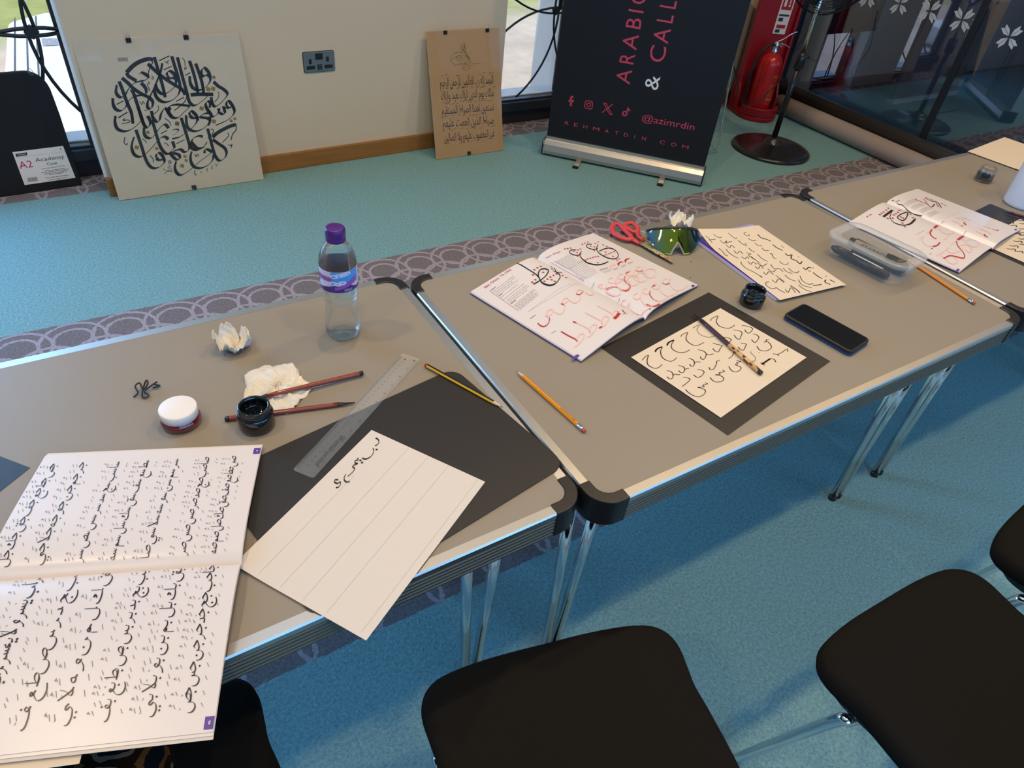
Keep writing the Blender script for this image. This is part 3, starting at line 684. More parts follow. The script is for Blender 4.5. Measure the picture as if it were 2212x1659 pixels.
# ---- the open lettering booklet in front
def bulge(B, w=0.21, z0=0.002):
    return lambda u, v: z0 + B * math.sin(math.pi * min(1.0, abs(u) / w) ** 0.5) if abs(u) < w * 1.02 else z0
def booklet(name, label, S, h=0.297, w=0.21, sheets=3, th=0.0012):
    """pages plus a stack of leaves under each; returns (thing, left mesh, right mesh)"""
    t = thing(name, label, 'booklet', M=S.M, group=None)
    lm, rm = MB(), MB()
    sheetmesh(rm, S, w, h, 0.0, 0.0, 24, 6); sheetmesh(lm, S, w, h, -w, 0.0, 24, 6)
    return t, lm, rm
def leaves(t, S, h, w, n, gap, mats, spread=0.002):
    for k in range(1, n + 1):
        for sd in (-1, 1):
            mb = MB(); g = MB().grid(lambda a, b: S.P(sd * (w * a), h * b, -gap * k) + Vector((sd * spread * k * a, -0.0004 * k, 0)), 24, 3, 0, True, 0.0004)
            if sd < 0: g.f = [f[::-1] for f in g.f]
            mb.add(g.v, g.f, 0, True); obj('cover' if k == n else 'leaf', mb, mats[1] if k == n else mats[0], t)
zb = 0.7065
o0 = at(520, 1212, 0.715); e0 = at(562, 967, 0.715)
S1 = Surf((o0.x, o0.y, zb), (e0.x - o0.x, e0.y - o0.y, 0), zf=bulge(0.0125))
bt, lm, rm = booklet('lettering_booklet', 'open white booklet of Arabic letter combinations, overhanging the near table edge beside the black chair', S1)
RW_ = ["Ss ST SA Sf Sq Sk Sl Sm Sh", "Sa Sb Sj Sd Sr Ss Ss Sr", "sr sm sn sw sh sL sy Sa", "sT sA sf sq sk sl sm sh", "sa sb sj sd sr ss sS sr", "jr jm jn jw jh jL jy", "jS jT jA jf jq jk jl"]
RV = [0.0330, 0.0705, 0.1130, 0.1530, 0.1920, 0.2380, 0.2760]
for i, (wd, v) in enumerate(zip(RW_, RV)): calli(rm, S1, wd.split(), (0.190, v), (0.013, v - 0.001), 1, 2, 0.00195, seed=i)
LW_ = ["ja jb jj jd jr jn js jS", "bq bk bl bm bn bw bL by", "bb bj bd br bs bS bT bA bf", "q k l m n w h L y", "b j d r s S T A f", "ra b ysr w L yAsr rb bmm"]
LV = [0.0300, 0.0695, 0.1110, 0.1525, 0.1900, 0.2310]
GI.update({'r': (GF['r'][0], [], 2.6), 'm': ([[(0, .2), (-.6, .9), (-1.2, .4), (-.6, -.1), (-1.6, 0)]], [], 1.7), 'A': ([[(-.4, 1.8), (-1.2, 1.6), (-1.3, .7), (-.3, .4), (-1.8, 0)]], [], 1.8)})
for i, (wd, v) in enumerate(zip(LW_, LV)):
    calli(lm, S1, wd.split(), (-0.004, v), (-0.188 if i < 5 else -0.165, v - 0.002), 1, 2, 0.0022 if i < 5 else 0.0027, seed=20 + i)
for mb, sg in ((rm, 1), (lm, -1)):
    u0 = sg * 0.2005; poly(mb, S1, [(u0 - .0065, .0005), (u0 + .0065, .0005), (u0 + .0065, .010), (u0 - .0065, .010)], 3)
    text(mb, S1, 'a' if sg > 0 else 'e', (u0 - .002, .004), (u0 + .002, .004), 0.003, 4, 0.0009)
obj('page', rm, [P_WHITE, PRINT, MARKGREY, PURP, WHITEINK], bt); obj('page', lm, [P_WHITE, PRINT, MARKGREY, PURP, WHITEINK], bt)
leaves(bt, S1, 0.297, 0.21, 2, 0.0011, (P_WHITE, P_PLAIN), 0.0035)
# the sheets tucked beneath it and the black mat corner at the left frame edge
a, b = at(176, 1606, 0.7035), at(0, 1700, 0.7035)
Sx = Surf((a.x, a.y, 0.7030), (-0.93, 0.36, 0)); mb = MB(); sheetmesh(mb, Sx, 0.297, 0.21, -0.003, -0.21 + 0.02)
o = obj('paper_sheet', mb, P_CREAM); o.matrix_world = Sx.M; tag(o, 'cream sheet whose corner pokes out from beneath the open lettering booklet', 'paper')
a, b = at(118, 1612, 0.7024), at(70, 1659, 0.7024)
Sx = Surf((a.x, a.y, 0.7022), (a.x - b.x, a.y - b.y, 0)); mb = MB(); sheetmesh(mb, Sx, 0.26, 0.19, -0.10, 0.0)
o = obj('paper_sheet', mb, P_WHITE); o.matrix_world = Sx.M; tag(o, 'white sheet in the bottom left corner below the lettering booklet', 'paper')
c = [at(*p, 0.7006) for p in ((65, 1010), (0, 985), (28, 1108))]
Sx = Surf((c[0].x, c[0].y, 0.7002), (c[1].x - c[0].x, c[1].y - c[0].y, 0)); mb = MB(); sheetmesh(mb, Sx, 0.42, 0.297)
o = obj('black_mat', mb, P_BLACK); o.matrix_world = Sx.M; tag(o, 'black card mat with one corner showing left of the open lettering booklet', 'mat')

# ---- big black writing mat, the lined page on it
c = [at(*p, 0.7010) for p in ((985, 800), (1222, 1003), (545, 1035))]
e = Vector((c[1] - c[0])); Sx = Surf((c[0].x, c[0].y, 0.7013), (e.x, e.y, 0)); mb = MB()
W_, H_ = 0.290, 0.437
mb.prism([(x + W_ / 2 - .006, y - H_ / 2) for x, y in rrect(W_, H_, 0.026, 8)], 0, 0.0009)
o = obj('black_mat', mb, P_BLACK); o.matrix_world = Sx.M; tag(o, 'large black writing mat with rounded corners under the lined page', 'mat')
c = [at(*p, 0.7030) for p in ((797, 928), (1042, 1040), (525, 1225), (785, 1383))]
eu = (c[1] - c[0]).normalized(); ev = ((c[0] - c[2]) + (c[1] - c[3])).normalized()
mid = sum(c, Vector()) / 4
def curl(u, v): return 0.004 * max(0, (abs(u) - .085) / .02) ** 2 * (1 if v < -0.05 else .25)
S2 = Surf((mid.x, mid.y, 0.7027), (eu.x, eu.y, 0), zf=lambda u, v: 0.0006 + 0.003 * max(0, -u - 0.06) / 0.045 * max(0, -v) / .15)
mb = MB(); sheetmesh(mb, S2, 0.207, 0.296, -0.1035, -0.148, 12, 12)
pn = Pen(mb, S2, 480, 900, 2.572, ang=1.9, mt=0.35)
for s in ([853, 120, 866, 128, 871, 142, 862, 156, 849, 163], [838, 176, 842, 196, 828, 220, 806, 234, 788, 236, 779, 229], [752, 230, 755, 240, 738, 247, 739, 258, 752, 262, 737, 268, 724, 278, 736, 290, 727, 306, 711, 322, 697, 333],
          [688, 320, 678, 338, 680, 356, 693, 364, 708, 361], [645, 352, 628, 352, 624, 364, 640, 372, 655, 364, 656, 380, 646, 392, 632, 396]): pn.go(s, 0.0030)
pn.dia([858, 184, 768, 244, 777, 256], 0.0022)
for u in (-0.068, -0.032, 0.004, 0.040, 0.092): ribbon(mb, S2, [(u, -0.147 + .004), (u, 0.147 - (0.09 if u < -.05 else 0))], 0.0004, 2)
o = obj('lined_page', mb, [P_PLAIN, INK, FAINT]); o.matrix_world = S2.M; tag(o, 'lined white page with one short line of black Arabic writing, hanging over the table edge', 'paper')

# ---- red and black lettering booklet on the middle table
o0, e0 = at(1385, 697, 0.702), at(1507, 618, 0.702); eu = (e0 - o0).normalized()
S3 = Surf((o0.x + eu.x * .012, o0.y + eu.y * .012, 0.7042), (eu.x, eu.y, 0), zf=bulge(0.0155, 0.207, 0.0012))
bt, lm, rm = booklet('lettering_booklet', 'open booklet with black letters and red diamonds beside the scissors, on the middle table', S3, w=0.207)
pn = Pen(lm, S3, 1010, 500, 8.296, 1, ang=0.6, mt=0.22)
pn.go([872, 566, 960, 604, 1100, 690, 1210, 760, 1270, 815, 1300, 870], 0.0034, ang=None, taper=.4)
pn.go([1300, 875, 1270, 800, 1272, 735, 1310, 685, 1375, 670, 1430, 685, 1450, 715, 1400, 800, 1300, 880, 1180, 950], 0.0056, mt=.42)
pn.go([1305, 880, 1350, 930, 1470, 968, 1580, 930, 1655, 830, 1640, 770, 1590, 728, 1550, 655], 0.0066, mt=.28); pn.go([1530, 705, 1600, 735, 1690, 742], 0.0022, ang=None)
pn.dia([1310, 628, 1252, 655, 1198, 690, 1355, 735, 1175, 780, 1215, 868, 1160, 912, 1483, 820, 1430, 857, 1378, 895, 1540, 790, 1590, 765, 1505, 868, 1505, 635, 1512, 672, 1560, 897], 0.0032, 2, 1.0, 0.35)
pn.dia([1700, 795, 1768, 830], 0.0030, 2, 1.0, 0.35)
text(lm, S3, 'Sâd, Dhâd, Tâ, Dhâ', pn.uv(318, 1022), pn.uv(792, 690), 0.0058, 2)
def lines(pn, x0, y0, x1, y1, dx, dy, n, ragged=0.25, w=0.0007, m=3, sd=0):
    R = random.Random(sd)
    for k in range(n):
        f = 1 - R.random() * ragged; a = (x0 + (x1 - x0) * k / max(1, n - 1), y0 + (y1 - y0) * k / max(1, n - 1)); t = 0.0
        while t < f:
            L = R.uniform(.06, .16); e2 = min(f, t + L); pn.go([a[0] + dx * t, a[1] + dy * t, a[0] + dx * e2, a[1] + dy * e2], w, m, None); t = e2 + .025
lines(pn, 450, 1090, 545, 1150, 385, -300, 4, sd=1); lines(pn, 590, 1190, 640, 1225, 400, -310, 2, sd=2); lines(pn, 700, 1240, 760, 1285, 390, -300, 3, sd=3); lines(pn, 830, 1330, 935, 1405, 380, -310, 6, sd=4)
for s in ([415, 1062, 510, 990], [560, 1160, 620, 1115], [780, 1300, 865, 1230]): pn.go(s, 0.0011, 1, None)
pn.go([390, 1065, 910, 1422], 0.0006, 2, None); pn.go([1090, 1440, 1700, 1000, 1960, 940], 0.0003, 3, None); pn.go([1120, 1565, 1220, 1495], 0.0010, 3, None)
pn = Pen(lm, S3, 1100, 600, 7.373, 4, ang=0.6, mt=0.4)
for s in ([575, 610, 640, 605, 695, 550, 680, 508, 625, 520, 590, 580, 605, 620, 640, 640], [845, 400, 900, 402, 945, 350, 915, 325, 860, 345, 845, 395, 885, 440, 880, 500, 850, 560, 790, 582, 720, 540],
          [1070, 255, 1085, 215, 1120, 194, 1165, 205, 1180, 225], [1130, 295, 1130, 340, 1090, 385, 1030, 402, 960, 362], [1345, 235, 1345, 260, 1310, 277, 1260, 268, 1215, 240],
          [1085, 1030, 1085, 970, 1130, 905, 1185, 900, 1190, 950, 1120, 1045, 1035, 1115], [1070, 720, 1240, 805, 1280, 860, 1285, 880, 1285, 810, 1335, 752, 1385, 755, 1390, 800, 1310, 910, 1240, 955],
          [1210, 555, 1420, 668, 1465, 700, 1480, 745, 1478, 680, 1520, 622, 1575, 625, 1582, 670, 1520, 760, 1460, 790], [1400, 445, 1605, 555, 1655, 610, 1655, 565, 1700, 528, 1755, 540], [1800, 583, 1840, 570, 1885, 568]): pn.go(s, 0.0040)
for s in ([640, 640, 635, 700, 600, 755, 545, 780, 490, 760, 455, 725], [825, 413, 880, 438], [1070, 260, 1120, 270, 1180, 222], [825, 858, 940, 925, 1045, 978, 1085, 1020], [1015, 700, 1070, 722]): pn.go(s, 0.0042, 2)
pn.go([1752, 560, 1720, 610, 1670, 655], 0.0065, 2, None); pn.go([1478, 770, 1455, 795, 1425, 805], 0.0040, 2, None, taper=.8); pn.go([1800, 515, 1835, 560, 1862, 578], 0.0018, 1, None)
pn.go([335, 655, 420, 592], 0.0010, 3, None); pn.go([672, 888, 740, 846], 0.0010, 3, None); pn.go([300, 545, 840, 215, 1100, 95], 0.0003, 3, None)
poly(lm, S3, [pn.uv(*p) for p in ((992, 1285), (1082, 1220), (1125, 1240), (1037, 1310))], 5)
pn.dot([1097, 1243], 0.0012, 6)
pn = Pen(rm, S3, 1170, 490, 6.32, 1, ang=0.6, mt=0.25)
pn.go([470, 318, 410, 318, 378, 345, 420, 378, 490, 390, 540, 370], 0.0045, mt=.4); pn.go([545, 335, 520, 380, 545, 430, 620, 490, 740, 520, 830, 510, 908, 478], 0.0058, mt=.3)
pn.go([680, 240, 630, 240, 612, 270, 660, 300, 720, 310, 765, 295], 0.0045, mt=.4); pn.go([770, 245, 750, 300, 775, 350, 850, 405, 960, 440, 1030, 425, 1045, 375, 1000, 318, 930, 292, 860, 302, 785, 335], 0.0056, mt=.32)
pn.dia([555, 240, 590, 225, 630, 210, 735, 228, 772, 208, 320, 305, 355, 298, 395, 292, 668, 265, 718, 275, 840, 250, 888, 270, 530, 305, 495, 318, 435, 338, 485, 355, 718, 325, 492, 402, 600, 455, 630, 440, 665, 430, 700, 420, 735, 412, 770, 405, 765, 492,
        855, 395, 885, 380, 920, 370, 950, 355, 985, 340, 872, 345, 975, 405, 1030, 455, 1060, 440], 0.0029, 2, 1.0, 0.35)
text(rm, S3, "'Ayn, Ghayn", pn.uv(62, 462), pn.uv(262, 346), 0.0055, 2)
lines(pn, 165, 500, 330, 600, 230, -130, 9, .12, sd=5); lines(pn, 350, 600, 560, 745, 215, -140, 10, .12, sd=6)
pn.go([115, 495, 555, 757], 0.0005, 2, None); pn.go([790, 590, 905, 560], 0.0010, 1, None); lines(pn, 800, 605, 850, 630, 110, -40, 3, .2, sd=7)
for (x, y, mm) in ((945, 575, 4), (1050, 535, 2), (1145, 492, 2)):
    pn.go([x, y, x - 2, y - 30, x + 25, y - 52, x + 65, y - 55], 0.0042, mm, None, taper=.6); lines(pn, x + 30, y + 10, x + 40, y + 18, 70, -30, 2, .2, sd=x)
hd = [835, 788, 785, 800, 765, 838, 815, 865, 870, 845, 886, 785]; tl = [886, 788, 870, 850, 900, 920, 980, 960, 1055, 935, 1083, 880, 1045, 828, 975, 820, 920, 850, 870, 880]
for dx, dy, k in ((0, 0, 1), (140, -88, .95), (268, -140, .92), (384, -186, .9), (508, -240, .88)):
    b0 = (hd[0] + dx, hd[1] + dy)
    for q in (hd, tl):
        s = []
        for i in range(0, len(q), 2): s += [(q[i] - 835) * k + 835 + dx, (q[i + 1] - 788) * k + 788 + dy]
        pn.go(s, 0.0038, 4)
hd = [1150, 1010, 1100, 1030, 1090, 1070, 1140, 1095, 1190, 1070, 1205, 1010]; tl = [1205, 1012, 1195, 1080, 1240, 1160, 1310, 1195, 1400, 1180, 1485, 1120]
for dx, dy, k in ((0, 0, 1), (160, -100, .95), (288, -168, .92), (418, -232, .9), (556, -302, .88)):
    for q in (hd, tl):
        s = []
        for i in range(0, len(q), 2): s += [(q[i] - 1150) * k + 1150 + dx, (q[i + 1] - 1010) * k + 1010 + dy]
        pn.go(s, 0.0038, 4)
for s in ([870, 880, 925, 840, 985, 820, 1040, 828], [1060, 845, 1115, 870, 1170, 872, 1205, 835, 1200, 800, 1165, 770], [1137, 682, 1130, 730, 1160, 775], [1150, 645, 1160, 628, 1190, 620], [1285, 596, 1330, 612, 1378, 600], [1480, 880, 1478, 930, 1520, 985, 1580, 1015],
          [1425, 1062, 1500, 1085, 1560, 1080, 1617, 1054], [1505, 830, 1520, 810, 1550, 805], [1648, 768, 1700, 786, 1745, 770]): pn.go(s, 0.0050, 2, mt=.4)
pn.go([1468, 1133, 1488, 1112], 0.0022, 1, None); pn.go([680, 832, 712, 802], 0.0009, 3, None); pn.go([1030, 1032, 1062, 1000], 0.0009, 3, None)
poly(rm, S3, [pn.uv(*p) for p in ((2038, 806), (2068, 790), (2094, 803), (2064, 828))], 5)
BM = [P_WHITE, INK, RED, GREY, PINK, PURP, WHITEINK]
obj('page', lm, BM, bt); obj('page', rm, BM, bt); leaves(bt, S3, 0.297, 0.207, 3, 0.0008, (P_WHITE, P_PURPLE), 0.001)

# ---- the second red and black booklet, half under the pen box
o0, e0, e1 = at(2143.6, 537, 0.708), at(2204, 499, 0.706), at(2074.6, 588.4, 0.706); eu = (e0 - e1).normalized()
S4 = Surf((o0.x, o0.y, 0.7052), (eu.x, eu.y, 0), zf=bulge(0.013, 0.21, 0.001))
bt, lm, rm = booklet('lettering_booklet', 'open booklet with red letter strokes partly under the clear pen box', S4, w=0.21)
pn = Pen(lm, S4, 1840, 400, 5.946, 1, ang=0.6, mt=0.3)
pn.go([405, 408, 470, 360, 522, 322], 0.0080, mt=.9); pn.go([520, 325, 500, 375, 490, 420, 540, 480, 620, 510, 690, 516], 0.0055, mt=.35); pn.go([690, 516, 760, 492, 822, 428], 0.0085, mt=.7, taper=.5)
pn.go([720, 350, 640, 370, 588, 408, 610, 440, 660, 455, 700, 420, 722, 350], 0.0065, mt=.45)
pn.dia([360, 380, 385, 362, 410, 345, 440, 322, 468, 298, 460, 428, 525, 425, 540, 385, 565, 368, 590, 350, 635, 312, 655, 300, 680, 330, 610, 328, 750, 375, 630, 410, 660, 425, 785, 420, 650, 488, 680, 535, 515, 225], 0.0040, 2, 1, .35)
pn.go([572, 252, 600, 266, 640, 280, 720, 322, 800, 366, 900, 396], 0.0040, 1, mt=.4)
for s in ([960, 630, 1022, 570], [1180, 702, 1215, 690, 1242, 650], [1110, 560, 1155, 605, 1230, 632, 1290, 622, 1322, 596], [860, 708, 922, 655, 905, 715, 950, 770, 1040, 790], [1090, 908, 1172, 862, 1150, 905, 1205, 948, 1250, 1000, 1325, 1010, 1357, 972, 1310, 922],
          [1182, 858, 1255, 800, 1225, 845, 1295, 872, 1380, 850, 1430, 815], [1265, 782, 1340, 716], [1460, 830, 1510, 868, 1540, 838, 1500, 780, 1440, 765, 1375, 790], [1422, 690, 1480, 750, 1560, 795, 1622, 775, 1605, 722, 1540, 700, 1480, 715]): pn.go(s, 0.0042, 4)
pn.go([1126, 508, 1058, 552], 0.0070, 2, None); pn.go([1030, 568, 1006, 618, 1035, 665, 1085, 692], 0.0060, 2, mt=.6); pn.go([1040, 790, 1095, 775, 1132, 738], 0.0065, 2, mt=.6)
pn.go([1434, 656, 1362, 704], 0.0070, 2, None); pn.go([1344, 716, 1360, 780, 1420, 852, 1450, 910, 1425, 940, 1340, 920, 1255, 908, 1178, 946], 0.0062, 2, mt=.4)
lines(pn, 820, 640, 1000, 560, 120, -60, 1, .1); pn.go([1020, 820, 1038, 808], .002, 1, None); pn.go([1000, 890, 1025, 878], .0012, 3, None)
text(lm, S4, 'Fâ', pn.uv(205, 415), pn.uv(262, 378), 0.005, 2)
poly(lm, S4, [pn.uv(*p) for p in ((1335, 1095), (1358, 1072), (1388, 1084), (1365, 1110))], 5)
pn = Pen(rm, S4, 1840, 400, 5.946, 1, ang=0.6, mt=0.3)
pn.go([950, 168, 1010, 202, 1080, 214, 1112, 232, 1150, 292], 0.0055, mt=.5); pn.go([1028, 282, 1060, 252, 1050, 240], 0.005, mt=.6); pn.go([830, 190, 900, 216, 960, 240, 1022, 286], 0.0040, 2, mt=.5)
pn.dia([820, 180, 925, 180, 955, 163, 1000, 180, 1030, 190, 1090, 222, 1092, 240, 1098, 258, 1160, 240, 1200, 258, 945, 205, 960, 230, 980, 255, 1110, 275], 0.0036, 2, 1, .35)
text(rm, S4, 'Kâf', pn.uv(575, 225), pn.uv(628, 195), 0.005, 2)
for k in range(4):
    for j, (ax, ay) in enumerate(((665, 250), (755, 300), (860, 345), (945, 400))):
        x, y = ax + 14 * k, ay + 9 * k; pn.go([x, y, x + 50, y - 42, x + 150 - 4 * j, y - 72], 0.0006, 3, None)
for s in ([1290, 460, 1350, 480, 1420, 530], [1340, 420, 1440, 452, 1475, 510], [1400, 408, 1495, 440, 1545, 472], [1590, 592, 1650, 620, 1705, 660], [1690, 528, 1800, 560, 1862, 590], [1630, 555, 1720, 590, 1800, 640]): pn.go(s, 0.0036, 4)
for s in ([1440, 480, 1455, 505, 1475, 512], [1700, 630, 1720, 658, 1750, 668], [1800, 560, 1850, 580, 1885, 578], [1410, 530, 1420, 520]): pn.go(s, 0.0045, 2, None)
pn.go([1150, 500, 1165, 480, 1195, 478], .0012, 3, None); pn.go([1435, 632, 1460, 606], .0012, 3, None); pn.go([1180, 440, 1290, 385, 1420, 340], .0003, 3, None)
poly(rm, S4, [pn.uv(*p) for p in ((2085, 572), (2102, 562), (2124, 572), (2106, 584))], 5)
obj('page', lm, BM, bt); obj('page', rm, BM, bt); leaves(bt, S4, 0.297, 0.21, 3, 0.0008, (P_WHITE, P_PURPLE), 0.001)

# ---- black card with the practice sheet and the bamboo pen (pen comes later)
c = [at(*p, 0.7010) for p in ((1532, 630), (1792, 780), (1575, 940), (1297, 752))]
mid = sum(c, Vector()) / 4; eu = ((c[1] - c[0]) + (c[2] - c[3])).normalized()
S5 = Surf((mid.x, mid.y, 0.7003), (eu.x, eu.y, 0), zf=lambda u, v: 0.0004)
mb = MB(); sheetmesh(mb, S5, 0.296, 0.352, -0.148, -0.176, 8, 8, .0004)
o = obj('black_mat', mb, P_BLACK); o.matrix_world = S5.M; tag(o, 'black card under the sheet of practice letters and bamboo pen', 'mat')
c = [at(*p, 0.7026) for p in ((1557, 666), (1744, 772), (1556, 902), (1362, 770))]
mid = sum(c, Vector()) / 4; eu = ((c[1] - c[0]) + (c[2] - c[3])).normalized()
S6 = Surf((mid.x, mid.y, 0.7014), (eu.x, eu.y, 0), zf=lambda u, v: 0.0008)
mb = MB(); sheetmesh(mb, S6, 0.207, 0.294, -0.1035, -0.147, 2, 2, .0003)
pn = Pen(mb, S6, 1340, 640, 5.53, 1)
for s in ([262, 765, 290, 730, 335, 705, 320, 760, 330, 820, 400, 860, 450, 855, 500, 815], [415, 665, 440, 630, 500, 605, 480, 660, 500, 730, 560, 770, 620, 775, 675, 735], [558, 590, 575, 555, 640, 525, 610, 580, 620, 630, 690, 670, 770, 670, 828, 640],
          [720, 485, 740, 460, 803, 435, 785, 490, 800, 540, 870, 585, 930, 585, 998, 553], [1080, 295, 1090, 270, 1165, 237, 1145, 300, 1180, 355, 1250, 380, 1310, 380, 1368, 345], [1105, 560, 1150, 575, 1213, 592, 1190, 630, 1170, 665, 1130, 655, 1105, 625],
          [1215, 490, 1270, 495, 1325, 520, 1290, 560], [1350, 405, 1400, 410, 1452, 432, 1440, 480, 1420, 517, 1385, 500, 1360, 465], [1450, 350, 1520, 360, 1578, 385, 1560, 425, 1530, 443, 1495, 420, 1490, 400], [1580, 450, 1620, 460, 1655, 490, 1635, 530, 1605, 555, 1565, 520],
          [1435, 560, 1500, 572, 1490, 610, 1470, 645, 1430, 635, 1408, 605], [1778, 520, 1740, 522, 1748, 538, 1716, 550, 1765, 548, 1805, 605, 1770, 645, 1710, 655, 1660, 640, 1632, 598], [1760, 860 - 200, 1662, 675][0:0] or [1655, 672, 1660, 676],
          [555, 890, 610, 905, 630, 950, 615, 985, 580, 985, 560, 962], [630, 945, 660, 930, 680, 940, 715, 935], [695, 828, 750, 843, 768, 880, 750, 912, 720, 912, 698, 890], [768, 878, 795, 865, 822, 862], [815, 742, 868, 762, 885, 800, 870, 835, 845, 835, 828, 812], [885, 800, 910, 785, 960, 788],
          [925, 640, 990, 655, 1025, 690, 1010, 740, 985, 757, 960, 740, 962, 718], [1025, 690, 1060, 700, 1112, 690], [920, 875, 975, 885, 1000, 910, 965, 955, 920, 970, 872, 940], [1060, 850, 1075, 878, 1120, 865, 1150, 800, 1150, 780, 1188, 765],
          [1010, 1035, 1042, 1048, 985, 1062, 1000, 1082, 922, 1090, 960, 1098, 1012, 1122, 1005, 1165, 940, 1202, 860, 1182, 800, 1140, 780, 1115], [1222, 882, 1242, 902, 1180, 915, 1192, 935, 1135, 940, 1200, 952, 1235, 985, 1210, 1018, 1140, 1025, 1095, 1000, 1072, 970],
          [1385, 768, 1437, 782, 1388, 792, 1402, 810, 1372, 818, 1440, 850, 1420, 890, 1365, 905, 1320, 880, 1297, 840], [1690, 815, 1740, 780, 1790, 748, 1835, 755, 1858, 790], [1820, 688, 1880, 700, 1888, 712], [1870, 700, 1930, 672, 1990, 630, 2000, 665], [1672, 798, 1705, 802, 1720, 826],
          [750, 965, 800, 975, 832, 995, 790, 1040, 735, 1080], [1295, 640, 1350, 660, 1335, 715, 1290, 745]): pn.go(s, 0.0020, ang=1.2, mt=.6)
pn.go([1690, 815, 1740, 780, 1790, 748], 0.0034, ang=None); pn.go([415, 665, 440, 630, 500, 605], .003, ang=None); pn.go([558, 590, 575, 555, 640, 525], .003, ang=None)
for s in ([865, 380, 945, 340, 915, 400, 950, 455, 1020, 485, 1070, 490, 1130, 470], [1560, 660, 1560, 680, 1585, 700, 1615, 740, 1600, 775, 1570, 780]): pn.go(s, 0.0014, 2)
o = obj('practice_sheet', mb, [P_CREAM, INK, GREY]); o.matrix_world = S6.M; tag(o, 'cream sheet of large handwritten practice letters on a black card', 'paper')

# ---- purple-edged booklet with a written sheet on top
c = [at(*p, 0.7040) for p in ((1520, 533), (1676, 647))]
eu = (c[1] - c[0]).normalized(); perp = Vector((-eu.y, eu.x, 0))
Sx = Surf((c[1].x, c[1].y, 0.7003), (-eu.x, -eu.y, 0), ev=(perp.x, perp.y, 0) if perp.x > 0 else (-perp.x, -perp.y, 0))
mb = MB(); mb.box((0.1485, 0.103, 0.0018), (0.297, 0.206, 0.0034)); flp = Sx.n[2] < 0
t = thing('closed_booklet', 'purple-edged closed booklet lying under the sheet of handwriting by the sunglasses', 'booklet', M=Matrix.Translation((0, 0, 0)) @ Matrix(np.block([[np.array([[-eu.x, perp.x * (1 if perp.x > 0 else -1), 0], [-eu.y, perp.y * (1 if perp.x > 0 else -1), 0], [0, 0, 1]]), np.array([[c[1].x], [c[1].y], [0.7003]])], [np.array([[0, 0, 0, 1.0]])]]).tolist()))
obj('pages', mb, P_PLAIN, t); obj('cover', MB().box((0.1485, 0.105, 0.0042), (0.297, 0.210, 0.0010)).box((0.1485, 0.0008, 0.0022), (0.297, 0.0014, 0.004)), mat('lilac_cover', rgb(160, 150, 205), 0.35), t)
obj('cover_band', MB().box((0.1485, 0.0090, 0.0048), (0.297, 0.009, 0.0006)), P_PURPLE, t)
c = [at(*p, 0.7095) for p in ((1627.4, 483.4), (1829.9, 617.2), (1695.4, 648), (1510, 503))]
mid = sum(c, Vector()) / 4; eu = ((c[1] - c[0]) + (c[2] - c[3])).normalized()
S7 = Surf((mid.x, mid.y, 0.7065), (eu.x, eu.y, 0), zf=lambda u, v: 0.001 + 0.020 * max(0.0, (-u - 0.07) / 0.08) ** 1.6 * max(0.0, (0.03 - v) / .14)  - 0.002 * max(0.0, (v - .085) / .02))
mb = MB(); sheetmesh(mb, S7, 0.300, 0.208, -0.150, -0.104, 16, 10, .0003)
pn = Pen(mb, S7, 1500, 470, 6.32, 1)
for s in ([865, 232, 900, 270, 940, 286, 990, 300, 1040, 325], [1070, 370, 1120, 410, 1160, 430, 1205, 450], [1240, 490, 1280, 522, 1330, 510, 1320, 560, 1390, 590, 1440, 632, 1470, 600], [1485, 685, 1520, 712, 1560, 680, 1600, 692], [1620, 750, 1680, 800, 1745, 835], [1795, 850, 1782, 882, 1855, 915], [1850, 850, 1915, 885], [1620, 930, 1735, 915], [1310, 930, 1400, 990, 1440, 1030]): pn.go(s, 0.0026)
pn.dia([935, 292, 1190, 392, 1215, 405, 1420, 540, 1560, 728, 1580, 735, 1620, 688, 1795, 802], .0018)
